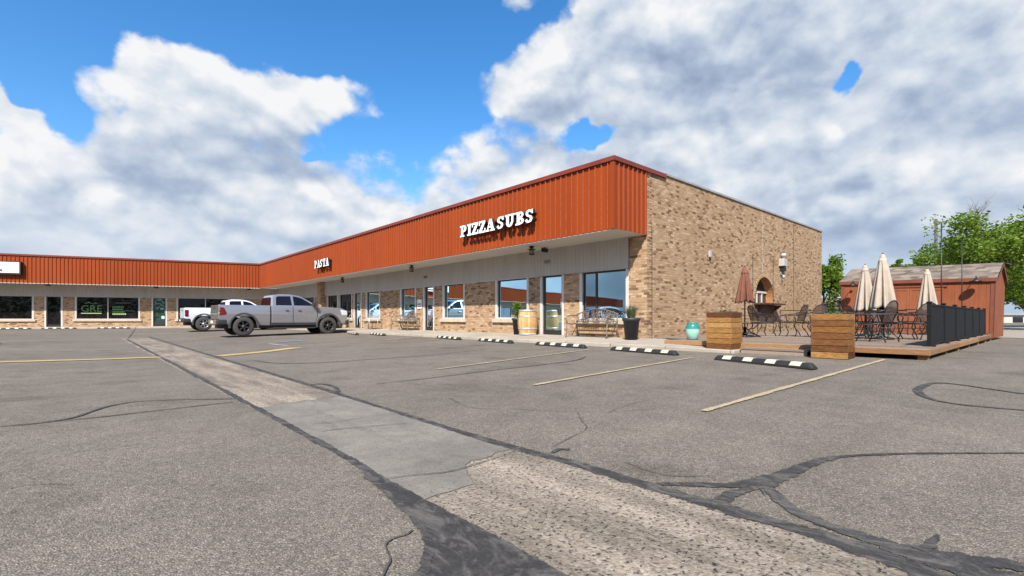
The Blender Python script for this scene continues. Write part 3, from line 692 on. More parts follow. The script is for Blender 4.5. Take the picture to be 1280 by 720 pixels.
b_.quad(PM(U0 + .001, 0, ZHEAD), PM(8.36, 0, ZHEAD), PM(8.36, 0, ZB + .3), PM(U0 + .001, 0, ZB + .3))     # brick pier at the corner
bx(b_, PM, 32.0, 32.6, -.32, .05, .1, ZB + .1)
sub(b_, 'front_wall', M_brick)
b_ = MB(); wall_open(b_, PW, -1.15, 84, -.05, 2.41, [(a, c, z, 2.41) for a, c, z, _, _ in WING_WIN] + [(a, c, .28, 2.41) for a, c, _ in WING_DOOR])
tag(sub(b_, 'front_wall', M_brick), 'brick front wall of the far wing')
# end wall with the arched serving window
AX, AW, AZ0, AZS = 8.23, .92, 1.49, 1.62             # arch centre from the corner, half width, sill, spring line
b_ = MB(); n = 20
arc = [(AX + AW * math.cos(math.pi - math.pi * k / n), AZS + .90 * math.sin(math.pi * k / n)) for k in range(n + 1)]
hole = [(AX - AW, AZ0)] + arc + [(AX + AW, AZ0)]
b_.quad(PS(0, 0, -.05), PS(AX - AW, 0, -.05), PS(AX - AW, 0, ZWALL), PS(0, 0, ZWALL))
b_.quad(PS(AX + AW, 0, -.05), PS(LSIDE, 0, -.05), PS(LSIDE, 0, ZWALL), PS(AX + AW, 0, ZWALL))
b_.quad(PS(AX - AW, 0, -.05), PS(AX + AW, 0, -.05), PS(AX + AW, 0, AZ0), PS(AX - AW, 0, AZ0))
for k in range(n): b_.quad(PS(arc[k][0], 0, arc[k][1]), PS(arc[k + 1][0], 0, arc[k + 1][1]), PS(arc[k + 1][0], 0, ZWALL), PS(arc[k][0], 0, ZWALL))
b_.quad(PS(LSIDE, 0, -.05), PS(LSIDE, 20, -.05), PS(LSIDE, 20, ZWALL), PS(LSIDE, 0, ZWALL))
# toothed brick edge of the corner pier standing a little proud of the end wall
for k in range(60):
    z = .26 + k * .0815
    if z + .08 > ZWALL: break
    bx(b_, PS, .0, .11 if k % 2 else .215, -.012, .004, z, z + .0765)
sub(b_, 'end_wall', M_brick)
# arched window set into the end wall
b_ = MB()
for k in range(len(hole) - 1):
    a, c = hole[k], hole[k + 1]; b_.quad(PS(a[0], 0.003, a[1]), PS(c[0], 0.003, c[1]), PS(c[0], .34, c[1]), PS(a[0], .34, a[1]))
aw = sub(b_, 'arched_window', mat('orange_stained_reveal', rough=.6, fn=dirty((.42, .19, .075), .2, 5, .6)))
b_ = MB(); vs = [PS(u, .30, z) for u, z in hole]; b_.add(vs, [tuple(range(len(vs)))]); sub(b_, 'pane', M_glassd, aw)
b_ = MB()
for u in (AX - AW + .05, AX - .05, AX + .42): bx(b_, PS, u - .035, u + .035, .25, .29, AZ0, AZS + .35)
bx(b_, PS, AX - AW + .02, AX + AW - .02, .24, .285, AZS + .28, AZS + .36); sub(b_, 'frame', M_frame, aw)
b_ = MB()    # header course round the arch
for k in range(n):
    a0, a1 = math.pi - math.pi * k / n + -.012, math.pi - math.pi * (k + 1) / n + .012
    ring = [(AX + r * math.cos(t) * AW, AZS + r * math.sin(t) * .90) for r, t in ((1.0, a0), (1.11, a0), (1.11, a1), (1.0, a1))]
    b_.prism(ring, lambda u, z: PS(u, -.02, z), lambda u, z: PS(u, .03, z))
sub(b_, 'brick_arch', M_brick, aw)
b_ = MB(); bx(b_, PS, AX - AW - .1, AX + AW + .12, -.42, .02, AZ0 - .07, AZ0 - .012)
for u in (AX - .7, AX + .7): b_.prism([(0, 0), (-.36, .30), (-.36, .34), (0, .34)], lambda d, z: PS(u - .03, d, 1.06 + z), lambda d, z: PS(u + .03, d, 1.06 + z))
cs = sub(b_, 'serving_counter', m_dirty('dark_brown_wood', (.075, .035, .022), .25, 6, .6))
b_ = MB(); bx(b_, PS, AX - AW + .05, AX + AW - .3, -.06, -.005, 1.02, 1.40); sub(b_, 'apron', m_dirty('brown_board', (.10, .055, .04), .25, 6, .7), cs)
# joints and the mortar repair running down the end wall
M_joint = mat('dark_joint', (.05, .035, .028), .9)
for (a_, c_, e_, f_) in ((11.38, 11.41, -.006, ZWALL), (.225, .243, -.014, ZB + .25)): b_ = MB(); bx(b_, PS, a_, c_, e_, .01, .2, f_); sub(b_, 'control_joint', M_joint)
b_ = MB(); u = 8.02; z = ZWALL - .12; pts = []
while z > 2.62: pts.append((u, z)); u = 8.02 + random.uniform(-.05, .05); z -= .076
for (u1_, za), (u2_, zb_) in zip(pts, pts[1:]): b_.quad(PS(u1_, -.008, za), PS(u1_ + .035, -.008, za), PS(u2_ + .035, -.008, zb_), PS(u2_, -.008, zb_))
sub(b_, 'mortar_repair', m_dirty('pale_mortar', (.62, .54, .43), .1, 9, .9))
b_ = MB(); bx(b_, PS, -.0 + .9, LSIDE + .04, -.04, .25, ZWALL - .012, ZWALL + .05); bx(b_, PS, LSIDE - .2, LSIDE + .04, .26, 20, ZWALL - .012, ZWALL + .05); sub(b_, 'coping', M_coping)
# fascia
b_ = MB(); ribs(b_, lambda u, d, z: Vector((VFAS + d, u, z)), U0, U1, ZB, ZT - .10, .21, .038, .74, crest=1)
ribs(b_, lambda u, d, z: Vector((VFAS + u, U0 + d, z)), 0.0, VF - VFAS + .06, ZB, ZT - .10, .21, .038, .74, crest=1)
bx(b_, lambda u, d, z: Vector((VFAS + d, u, z)), U0 - .03, U0 + .10, -.042, .02, ZB, ZT - .11)      # corner trim
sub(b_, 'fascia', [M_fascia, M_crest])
b_ = MB(); ribs(b_, lambda u, d, z: wing(u, d, z), -.02, 84, ZB, ZT - .10, .21, .038, .74); tag(sub(b_, 'fascia', M_fascia), 'ribbed fascia of the far wing')
b_ = MB(); bx(b_, lambda u, d, z: Vector((VFAS + d, u, z)), U0 - .06, U1 - .02, -.07, .30, ZT - .115, ZT)
bx(b_, lambda u, d, z: Vector((VFAS + u, U0 + d, z)), .302, 2.47, -.062, .30, ZT - .116, ZT - .001)
bx(b_, lambda u, d, z: wing(u, d, z), .02, 84, -.07, .30, ZT - .115, ZT - .002); sub(b_, 'cap_trim', M_cap)
b_ = MB(); bx(b_, lambda u, d, z: Vector((VFAS + d, u, z)), U0 + .02, U1, .012, .05, ZB - .022, ZB + .04)
bx(b_, lambda u, d, z: wing(u, d, z), .05, 84, .012, .05, ZB - .05, ZB + .04); sub(b_, 'drip_edge', M_soffit)
b_ = MB(); b_.add([(VFAS + .05, U0 + .004, ZB + .012), (VF, U0 + .004, ZB + .012), (VF, U1 + .6, ZB + .012), (VFAS + .05, U1, ZB + .012)], [(0, 1, 2, 3)])
b_.quad(wing(0, .05, ZB + .02), wing(84, .05, ZB + .02), wing(84, 1.5, ZB + .02), wing(-1.0, 1.5, ZB + .02)); sub(b_, 'soffit', M_soffit)
b_ = MB(); ribs(b_, lambda u, d, z: PM(u, d - .03, z), 8.36, U1 + 1, ZHEAD, ZB + .02, .16, .014, .62); sub(b_, 'siding', M_siding)
b_ = MB(); ribs(b_, lambda u, d, z: PW(u, d - .03, z), -1.15, 84, 2.41, ZB + .02, .20, .014, .62); tag(sub(b_, 'siding', M_siding), 'grey siding band of the far wing')
b_ = MB(); b_.add([(VFAS + .3, U0 + .02, 4.95), (VF + LSIDE - .1, U0 + .25, 4.95), (VF + LSIDE - .1, U0 + 20, 4.95), (VF + LSIDE - .1, U1 + 12, 4.95), (VFAS + .3, U1 + 1, 4.95)], [(0, 1, 2, 3, 4)])
b_.quad(wing(-4, .3, 4.94), wing(84, .3, 4.94), wing(84, 16, 4.94), wing(-9, 16, 4.94)); sub(b_, 'roof', M_roof)
def window(P, u0, u1, z0, z1, mull, gm, sign=1):
    b_ = MB(); d0, d1 = .045, .13
    for (a, c) in ((u0 + .003, u0 + .11), (u1 - .11, u1 - .003)): bx(b_, P, a, c, d0 - .05, d1, z0 + .003, z1 - .003, 0)
    bx(b_, P, u0 + .113, u1 - .113, d0 - .03, d1, z0 + .003, z0 + .06, 0)
    for (a, c, e, f) in ((u0 + .113, u0 + .15, z0 + .063, z1 - .003), (u1 - .15, u1 - .113, z0 + .063, z1 - .003), (u0 + .153, u1 - .153, z1 - .045, z1 - .003)):
        bx(b_, P, a, c, d0 + .02, d1, e, f, 1)
    for q in mull: bx(b_, P, q - .028, q + .028, d0 + .02, d1, z0 + .063, z1 - .048, 0 if P is PW else 1)
    w = sub(b_, 'window', [M_frame, M_darkframe], bevel=.004, seg=1)
    b_ = MB(); cuts = [u0 + .15] + list(mull) + [u1 - .15]
    for a, c in zip(cuts, cuts[1:]): b_.quad(P(a, .10, z0 + .06), P(c, .10, z0 + .06), P(c, .10, z1 - .04), P(a, .10, z1 - .04))
    sub(b_, 'pane', gm, w)
    b_ = MB(); bx(b_, P, u0 - .10, u1 + .10, -.09, .08, z0 - .13, z0 - .002); sub(b_, 'sill', M_sill, w, bevel=.012)
    return w
for a, c, z, mu, gm in MAIN_WIN: window(PM, a, c, z, ZHEAD - .002, mu, gm)
for a, c, z, mu, gm in WING_WIN: window(PW, a, c, z, 2.408, mu, gm)
def door(P, u0, u1, z0, z1, gm):
    b_ = MB()
    for (a, c) in ((u0 + .003, u0 + .10), (u1 - .10, u1 - .003)): bx(b_, P, a, c, -.01, .12, z0, z1 - .003, 0)
    for (a, c, e, f) in ((u0 + .103, u0 + .17, z0 + .01, z1 - .05), (u1 - .17, u1 - .103, z0 + .01, z1 - .05), (u0 + .173, u1 - .173, z0 + .01, z0 + .16), (u0 + .103, u1 - .103, z1 - .047, z1 - .003)):
        bx(b_, P, a, c, .055, .12, e, f, 1)
    d = sub(b_, 'door', [M_frame, M_darkframe], bevel=.004, seg=1)
    b_ = MB(); b_.quad(P(u0 + .165, .095, z0 + .155), P(u1 - .165, .095, z0 + .155), P(u1 - .165, .095, z1 - .045), P(u0 + .165, .095, z1 - .045)); sub(b_, 'pane', gm, d)
    b_ = MB(); b_.tube([P(u0 + .135, .05, 1.22), P(u0 + .135, -.0, 1.25), P(u0 + .135, -.0, 1.55), P(u0 + .135, .05, 1.58)], .013, 6); sub(b_, 'handle', M_hoop, d)
    return d
for a, c, gm in MAIN_DOOR: door(PM, a, c, FLOOR, ZHEAD - .002, gm)
for a, c, gm in WING_DOOR: door(PW, a, c, .285, 2.408, gm)

# ------------------------------------------------------------------ lettering and signs
def rc(x0, y0, x1, y1): return [(x0, y0), (x1, y0), (x1, y1), (x0, y1)]
def band(cx, cy, rx, ry, tx, ty, a0, a1, n=12):
    o = [(cx + rx * math.cos(R(a0 + (a1 - a0) * k / n)), cy + ry * math.sin(R(a0 + (a1 - a0) * k / n))) for k in range(n + 1)]
    i = [(cx + (rx - tx) * math.cos(R(a0 + (a1 - a0) * k / n)), cy + (ry - ty) * math.sin(R(a0 + (a1 - a0) * k / n))) for k in range(n + 1)]
    return [[o[k], o[k + 1], i[k + 1], i[k]] for k in range(n)]
GLYPH = {
 'I': (.50, [rc(.12, 0, .38, 1), rc(0, 0, .5, .15), rc(0, .85, .5, 1)], []),
 'Z': (.72, [rc(0, .84, .70, 1), rc(0, 0, .72, .16), [(.40, .85), (.70, .85), (.31, .15), (.0, .15)], rc(0, .64, .12, .85), rc(.60, .15, .72, .36)], []),
 'A': (.92, [[(.10, .13), (.23, .13), (.47, 1), (.35, 1)], [(.33, 1), (.60, 1), (.83, .13), (.55, .13)], rc(.24, .29, .62, .41), rc(0, 0, .36, .14), rc(.46, 0, .92, .14)], []),
 'P': (.80, [rc(.12, 0, .38, 1), rc(0, 0, .52, .14), rc(0, .86, .42, 1), rc(.36, .85, .50, 1), rc(.36, .40, .50, .53)], band(.48, .70, .31, .30, .24, .15, 90, -90)),
 'S': (.74, [rc(.54, .68, .66, 1.0), rc(.06, 0, .18, .32)], band(.36, .725, .30, .275, .22, .15, 20, 270, 16) + band(.36, .285, .32, .285, .22, .15, 95, -165, 16)),
 'U': (.94, [rc(.12, .34, .38, 1), rc(.62, .34, .80, 1), rc(0, .86, .50, 1), rc(.52, .86, .94, 1)], band(.46, .345, .34, .345, .25, .16, 180, 360, 16)),
 'B': (.84, [rc(.12, 0, .38, 1), rc(0, 0, .46, .14), rc(0, .86, .46, 1), rc(.36, .44, .50, .56)], band(.46, .745, .30, .255, .22, .13, 90, -90) + band(.46, .26, .36, .26, .25, .14, 90, -90)),
 'T': (.80, [rc(.27, 0, .53, 1), rc(0, .84, .8, 1), rc(0, .62, .11, .85), rc(.69, .62, .8, .85), rc(.13, 0, .67, .14)], []),
}
def letter_sign(text, label, y0, y1, z0, h, xf):
    adv = []; x = 0
    for ch in text:
        if ch == ' ': x += .16; continue
        adv.append((ch, x)); x += GLYPH[ch][0] + .055
    k = (y0 - y1) / (x - .055)
    s = thing('shop_sign', label, 'sign', (VFAS, (y0 + y1) / 2, z0), 0)
    for ch, gx in adv:
        b_ = MB(); i = 0
        for grp in (GLYPH[ch][1], GLYPH[ch][2]):
            for poly in grp:
                i += 1; f = xf - .0012 * i
                P = [(y0 - (gx + px) * k, z0 + py * h) for px, py in poly]
                vs = [Vector((f, a, c)) for a, c in P] + [Vector((f + .09, a, c)) for a, c in P]; m_ = len(P)
                b_.add(vs[:m_], [tuple(range(m_))], 0)
                b_.add(vs, [(q, (q + 1) % m_, m_ + (q + 1) % m_, m_ + q) for q in range(m_)] + [tuple(range(m_, 2 * m_))], 1)
        b_.build('letter', [M_white, M_return], s, True)
    b_ = MB(); bx(b_, lambda u, d, z: Vector((VFAS + d, u, z)), y1 + .1, y0 - .1, -.158, -.03, z0 + .30 * h, z0 + .30 * h + .05); bx(b_, lambda u, d, z: Vector((VFAS + d, u, z)), y1 + .1, y0 - .1, -.158, -.03, z0 + .72 * h, z0 + .72 * h + .05)
    b_.build('mounting_rail', M_return, s, True)
letter_sign('PIZZA SUBS', 'white slab-serif PIZZA SUBS lettering on the orange-red fascia', 14.33, 10.52, 3.80, .405, VFAS - .25)
letter_sign('PASTA', 'white slab-serif PASTA lettering on the fascia above the pickups', 28.95, 26.75, 3.80, .44, VFAS - .25)
sg = thing('box_sign', 'white backlit box sign with black casing at far left of the fascia', 'sign', wing(16, 0, 3.8))
b_ = MB(); bx(b_, lambda u, d, z: wing(u, d, z), 14.05, 19.0, -.26, -.035, 3.76, 4.62); b_.build('casing', M_return, sg, True)
b_ = MB(); bx(b_, lambda u, d, z: wing(u, d, z), 14.12, 18.9, -.275, -.262, 3.86, 4.56); b_.build('face', M_white, sg, True)
b_ = MB(); bx(b_, lambda u, d, z: wing(u, d, z), 14.95, 18.5, -.281, -.277, 3.96, 4.08); b_.build('lettering_bar', M_navy, sg, True)
def text_mesh(body, size, name, m, parent, org, ux, uz, thick=.003):
    cu = bpy.data.curves.new(name, 'FONT'); cu.body = body; cu.size = size; cu.extrude = thick; cu.align_x = 'CENTER'
    o = bpy.data.objects.new(name, cu); COL.objects.link(o); bpy.context.view_layer.update()
    me = bpy.data.meshes.new_from_object(o.evaluated_get(bpy.context.evaluated_depsgraph_get())); bpy.data.objects.remove(o)
    n = ux.cross(uz); M = Matrix((ux, uz, n)).transposed().to_4x4(); M.translation = org
    if parent is not None: M = parent.matrix_basis.inverted() @ M
    me.transform(M); me.materials.clear(); me.materials.append(m)
    r = bpy.data.objects.new(name, me); COL.objects.link(r)
    if parent is not None: r.parent = parent
    return r
UX, UZ = -WD, Vector((0, 0, 1))
gre = thing('window_lettering', 'green GRE lettering with mountain mark and underline on a shop window', 'sign', PW(10.9, .08, 1.0))
text_mesh('GRE', .66, 'lettering', M_green, gre, PW(10.93, .088, 1.36), UX, UZ)
b_ = MB(); bx(b_, PW, 10.35, 11.52, .082, .090, 1.21, 1.27); b_.build('underline', M_lime, gre, True)
b_ = MB()
for (u, w, h) in ((11.12, .24, .17), (10.72, .20, .12)):
    b_.prism([(-w, 0), (w * .15, h), (w, 0), (w * .2, h * .45)], lambda x, z: PW(u - x, .082, 1.91 + z), lambda x, z: PW(u - x, .090, 1.91 + z))
b_.build('mountain_mark', M_vgrey, gre, True)
gr2 = thing('window_lettering', 'green and grey lines of lettering on the right half of the shop window', 'sign', PW(9.0, .08, 1.0))
b_ = MB()
for (u0, u1, z0, z1) in ((9.05, 9.72, 1.66, 1.76), (9.05, 9.72, 1.48, 1.60), (8.98, 9.72, 1.30, 1.43)): 
    u = u1
    while u > u0 + .05:
        w = random.uniform(.05, .13); bx(b_, PW, max(u - w, u0), u, .082, .090, z0, z1); u -= w + .025
b_.build('lettering', M_green, gr2, True)
b_ = MB(); u = 9.72
while u > 9.0:
    w = random.uniform(.05, .12); bx(b_, PW, u - w, u, .082, .090, 1.14, 1.24); u -= w + .02
b_.build('lettering', M_lime, gr2, True)
for (u0, u1, z) in ((8.75, 9.55, 1.98), (8.4, 8.95, 1.40)):
    u = u1; b_ = MB()
    while u > u0:
        w = random.uniform(.04, .12); bx(b_, PW, u - w, u, .082, .090, z, z + .05); u -= w + .02
    b_.build('lettering', M_vgrey, gr2, True)
nt = thing('notice_sign', 'small white notice with dark lines on brick pier left of dark doorway', 'sign', PM(20.1, -.02, 1.4))
b_ = MB(); bx(b_, PM, 19.93, 20.30, -.02, -.003, 1.35, 1.78); b_.build('plate', M_white, nt, True)
b_ = MB(); bx(b_, PM, 19.99, 20.24, -.024, -.021, 1.53, 1.59); bx(b_, PM, 19.99, 20.24, -.024, -.021, 1.42, 1.46); b_.build('print', M_navy, nt, True)
for (px, py, lab) in ((684.5, 327.5, 'small dark unit number plate above the pizza shop door'), (532, 346.5, 'small dark unit number plate above the middle doorway')):
    p = on_x(px, py, VF - .05); b_ = MB()
    for k in range(4): b_.tube([(VF - .058, p.y - .11 + k * .075, p.z - .05), (VF - .058, p.y - .09 + k * .075, p.z + .05), (VF - .058, p.y - .13 + k * .075, p.z + .05)], .011, 4)
    tag(b_.build('unit_number', M_darkframe), lab, 'unit number')
for (a_, c_, e_, f_, lab) in ((6.62, 6.82, 1.55, 1.63, 'pale sticker highest on the green glass door of the far wing'), (6.56, 6.76, .84, 1.06, 'pale sticker low on the green glass door of the far wing')):
    st = MB(); bx(st, PW, a_, c_, .086, .09, e_, f_); tag(st.build('door_sticker', m_dirty('pale_sticker', (.45, .55, .52), .2, 20, .6)), lab, 'sticker')

# ------------------------------------------------------------------ lamps under the canopy
def lantern(px, py, label, s=1.0):
    p = on_z(px, py, ZB - .02); p.x = max(min(p.x, VF - .25), VFAS + .3); r = ray(px, py); p = ORG + r * (p.x / r.x)
    t = thing('porch_lantern', label, 'lamp', (p.x, p.y, ZB), 0, 'lanterns under the canopy')
    b_ = MB(); b_.lathe([(.0, .01), (.075, .01), (.075, -.04), (.03, -.06), (.03, -.075), (.14, -.085), (.14, -.10), (.09, -.105)], n=12); b_.build('hood', M_black, t)
    b_ = MB(); b_.lathe([(.075, -.11), (.075, -.24)], n=12); b_.build('glass', mat('lantern_glass', (.25, .22, .17), .2), t)
    b_ = MB(); b_.lathe([(.10, -.245), (.10, -.27), (.03, -.285)], n=12)
    for k in range(4): b_.tube([(.088 * math.cos(k * 1.571), .088 * math.sin(k * 1.571), -.10), (.088 * math.cos(k * 1.571), .088 * math.sin(k * 1.571), -.25)], .009, 4)
    b_.build('cage', M_black, t)
lantern(664.5, 309, 'black lantern under the canopy near the pizza shop door')
lantern(514.5, 332.5, 'black lantern under the canopy over the middle doorway')
lantern(428, 347.5, 'black lantern under the canopy right of the grey pickup')
cm = thing('security_camera', 'black security camera beside the lantern near the pizza shop door', 'camera', on_x(681, 312, 11.6))
b_ = MB(); b_.box(-.10, .10, -.07, .07, -.09, .04); b_.build('body', M_black, cm, bevel=.02)
b_ = MB(); b_.lathe([(.0, -.13), (.05, -.13), (.05, -.10)], c=(0, 0, 0), n=10, axis='x'); b_.build('lens', M_carglass, cm); b_ = MB(); b_.tube([(0, 0, .03), (.02, 0, ZB + .03 - cm.location.z)], .02, 6); b_.build('bracket', M_black, cm)
for (px, lab) in ((60, 'dark wall flood lamp under the wing fascia above the black door'), (195, 'dark flood lamp under the wing fascia above the green glass door'), (311, 'dark flood lamp under the wing fascia near the inside corner')):
    r = ray(px, HOR); n_ = WN; tt = WN.dot(wing(0, .25, 0) - ORG) / WN.dot(r); p = ORG + r * tt; p.z = ZB - .05
    t = thing('flood_lamp', lab, 'lamp', p, -TH, 'flood lamps under the wing')
    b_ = MB(); b_.lathe([(.0, .06), (.10, .06), (.12, .0), (.17, -.10), (.14, -.11), (.0, -.09)], n=12); b_.build('shade', M_black, t)
    b_ = MB(); b_.lathe([(0, -.10), (.08, -.13), (0, -.16)], n=10); b_.build('bulb', mat('dim_bulb', (.3, .26, .2), .3), t)

# ------------------------------------------------------------------ vehicles
def wheel(parent, x, y, r, rimm, w=.27):
    s = 1 if y > 0 else -1
    wl = bpy.data.objects.new('wheel', None); COL.objects.link(wl); wl.location = (x, y, r); wl.parent = parent; wl.matrix_basis = Matrix.Translation((x, y, r))
    b_ = MB(); h = w / 2
    b_.lathe([(r * .60, -h), (r * .88, -h * 1.04), (r * .97, -h * .85), (r, -h * .6), (r, h * .6), (r * .97, h * .85), (r * .88, h * 1.04), (r * .60, h), (r * .57, h * .5), (r * .57, -h * .5)], n=32, axis='y', caps=False); b_.build('tyre', M_tyre, wl)
    b_ = MB(); f = s * h
    b_.lathe([(0, f * .25), (r * .575, f * .25)], n=24, axis='y', mi=1)
    b_.lathe([(r * .50, f * .55), (r * .595, f * .55), (r * .595, f * .92), (r * .545, f * .97), (r * .52, f * .6)], n=32, axis='y', caps=False)
    b_.lathe([(0, f * .85), (r * .13, f * .83), (r * .16, f * .4)], n=12, axis='y')
    for k in range(6):
        M = Matrix.Rotation(k * math.pi / 3 + .3, 4, 'Y')
        y0, y1 = sorted((f * .4, f * .82)); b_.box(r * .10, r * .53, y0, y1, -r * .075, r * .075, 0, M)
    b_.build('rim', [rimm, M_plastic], wl)
    return wl
def arch(cx, cz_, r, a0, a1, n=12): return [(cx + r * math.cos(R(a0 + (a1 - a0) * k / n)), cz_ + r * math.sin(R(a0 + (a1 - a0) * k / n))) for k in range(n + 1)]
def side_prism(b_, poly, y0, y1, mi=0): b_.prism(poly, lambda x, z: Vector((x, y0, z)), lambda x, z: Vector((x, y1, z)), mi)
def pickup(name, label, paint, rimm, loc, tail, grp):
    t = thing(name, label, 'pickup truck', loc, 0, grp); W = .985; r = .42
    b_ = MB(); body = [(2.40, .46)] + arch(4.97, r, .53, 175, 5) + [(5.56, .50), (5.80, .50), (5.88, .62), (5.90, 1.00), (5.84, 1.16), (5.60, 1.26), (4.55, 1.33), (4.30, 1.355), (2.40, 1.345)]
    side_prism(b_, body, -W, W); b_.build('body', paint, t, bevel=.03, seg=2, side=W)
    hw = lambda z: .93 - max(0, z - 1.30) * .42
    cab = [(2.42, 1.30), (2.47, 1.70), (2.56, 1.835), (2.80, 1.875), (3.30, 1.875), (3.62, 1.83), (3.85, 1.755), (4.56, 1.32)]
    b_ = MB(); b_.prism(cab, lambda x, z: Vector((x, -hw(z), z)), lambda x, z: Vector((x, hw(z), z))); b_.build('cab', paint, t, bevel=.05, seg=3)
    for s in (-1, 1):
        for poly in ([(2.62, 1.37), (2.66, 1.72), (2.74, 1.775), (3.28, 1.79), (3.30, 1.37)], [(3.40, 1.37), (3.39, 1.79), (3.58, 1.765), (3.80, 1.695), (4.30, 1.37)]):
            b_ = MB(); b_.prism(poly, lambda x, z: Vector((x, s * (hw(z) - .02), z)), lambda x, z: Vector((x, s * (hw(z) + .010), z))); b_.build('side_window', M_carglass, t)
        for poly, hx in (([(2.44, .56), (2.44, 1.335), (3.335, 1.335), (3.335, .56)], 3.12), ([(3.35, .56), (3.35, 1.335), (4.42, 1.335), (4.42, .80), (4.33, .56)], 3.55 if s else 0)):
            b_ = MB(); side_prism(b_, poly, s * (W - .01), s * (W + .010)); d = b_.build('door', paint, t, bevel=.008, seg=1, side=W)
            b_ = MB(); b_.box(hx - .13 if hx < 3.3 else hx - .02, hx + .02 if hx < 3.3 else hx + .13, min(s * (W + .012), s * (W + .05)), max(s * (W + .012), s * (W + .05)), 1.13, 1.165); b_.build('handle', M_chrome if tail == 'wrap' else M_plastic, d, bevel=.008)
        for x0, x1, z0, z1 in ((2.378, 2.398, .50, 1.33), (3.3365, 3.3485, .57, 1.34), (4.422, 4.434, .80, 1.33)): b_ = MB(); b_.box(x0, x1, min(s * W, s * (W + .0125)), max(s * W, s * (W + .0125)), z0, z1); b_.build('panel_gap', M_black, t, side=W)
        b_ = MB(); side_prism(b_, [(2.42, .46), (2.42, .555), (4.40, .555), (4.40, .46)], s * (W - .02), s * (W + .013)); b_.build('rocker_panel', M_plastic, t)
        for cx in (1.31, 4.97):
            b_ = MB(); o = arch(cx, r, .60, 188, -8, 18); i = arch(cx, r, .515, -8, 188, 18)
            side_prism(b_, o + i, s * (W - .03), s * (W + .028)); b_.build('wheel_arch', M_flare, t, bevel=.014)
        b_ = MB(); side_prism(b_, [(4.33, 1.32), (4.18, 1.32), (4.16, 1.52), (4.32, 1.50)], s * (W + .02), s * (W + .20)); b_.build('mirror', M_plastic if tail == 'wrap' else paint, t, bevel=.03)
        b_ = MB()
        if tail == 'wrap': side_prism(b_, [(.385, .90), (.60, .92), (.66, .98), (.56, 1.22), (.41, 1.25)], s * (W - .16), s * (W + .012))
        else: side_prism(b_, [(.385, .84), (.56, .84), (.56, 1.22), (.385, 1.22)], s * (W - .16), s * (W + .012))
        tl = b_.build('tail_lamp', M_red, t, bevel=.02)
        b_ = MB(); b_.box(.375, .387, min(s * (W - .13), s * (W - .03)), max(s * (W - .13), s * (W - .03)), .97, 1.03); b_.build('reverse_lamp', M_lampw, tl)
        b_ = MB(); side_prism(b_, [(5.62, .92), (5.90, .92), (5.88, 1.13), (5.55, 1.19)], s * (W - .30), s * (W + .008)); b_.build('headlight', M_lampw, t, bevel=.02)
        b_ = MB(); side_prism(b_, [(2.5, .30), (2.5, .36), (4.35, .36), (4.35, .30)], s * (W - .14), s * (W + .01)); b_.build('step_bar', M_plastic, t, bevel=.015)
    b_ = MB(); bed = [(.40, .56)] + arch(1.31, r, .53, 172, 6) + [(2.36, .46), (2.36, 1.345), (.40, 1.345)]
    for s in (-1, 1): side_prism(b_, bed, min(s * (W - .09), s * W), max(s * (W - .09), s * W))
    b_.box(.44, 2.34, -W + .092, W - .092, .84, .90); b_.box(2.28, 2.36, -W + .092, W - .092, .56, 1.335); b_.build('bed', paint, t, bevel=.02, seg=2, side=W)
    b_ = MB(); b_.box(.375, .46, -W + .17, W - .17, .74, 1.34); tg = b_.build('tailgate', paint, t, bevel=.02)
    b_ = MB(); b_.box(.36, .378, -.13, .13, 1.18, 1.25); b_.build('handle', M_plastic, tg, bevel=.006)
    b_ = MB(); b_.box(.27, .43, -W + .28, W - .28, .50, .72); bp = b_.build('rear_bumper', M_chrome if tail == 'wrap' else M_plastic, t, bevel=.03)
    b_ = MB()
    for s in (-1, 1): b_.box(.29, .66, min(s * (W - .275), s * (W - .0)), max(s * (W - .275), s * (W - .0)), .50, .73)
    b_.build('end_cap', M_plastic, bp, bevel=.05)
    b_ = MB(); b_.box(.262, .27, -.17, .17, .56, .67); b_.build('number_plate', M_white, bp)
    b_ = MB(); b_.box(5.885, 5.93, -.62, .62, .72, 1.12); b_.build('grille', M_plastic, t, bevel=.02)
    b_ = MB(); b_.box(5.78, 6.0, -W + .02, W - .02, .46, .70); b_.build('front_bumper', M_plastic, t, bevel=.05)
    b_ = MB(); b_.box(.5, 5.5, -.62, .62, .33, .55); b_.box(1.2, 1.42, -.85, .85, .34, .50); b_.tube([(.36, -.55, .40), (1.0, -.5, .42), (2.2, -.4, .45)], .045, 8); b_.build('chassis', M_plastic, t)
    b_ = MB(); b_.add([(2.425, -.72, 1.385), (2.425, .72, 1.385), (2.47, .63, 1.72), (2.47, -.63, 1.72)], [(0, 1, 2, 3)]); b_.add([(2.40, -.74, 1.375), (2.40, .74, 1.375), (2.447, .65, 1.725), (2.447, -.65, 1.725)], [(0, 1, 2, 3)]); b_.build('rear_window', M_carglass, t)
    b_ = MB(); b_.add([(3.90, -.70, 1.745), (3.90, .70, 1.745), (4.58, .86, 1.335), (4.58, -.86, 1.335)], [(0, 1, 2, 3)]); o = b_.build('windshield', M_carglass, t); o.location = (.012, 0, .02)
    for x in (1.31, 4.97):
        for y in (-W + .15, W - .15): wheel(t, x, y, r, rimm)
    return t
def park(px, Z, wx=1.31):
    p = at_z(px, Z); return p.x - wx, p.y
x_, y_ = park(305, 21.0); pickup('pickup_truck', 'silver-grey crew cab pickup parked nose-in with dark wheels', M_grey, M_rim_d, (x_, y_ + .97, .118), 'wrap', 'pickups parked at the shops')
x_, y_ = park(260.5, 28.4); pickup('pickup_truck', 'white pickup parked just beyond the silver-grey pickup', M_wpaint, M_rim_l, (x_ - .22, y_ + .97, .15), 'block', 'pickups parked at the shops')
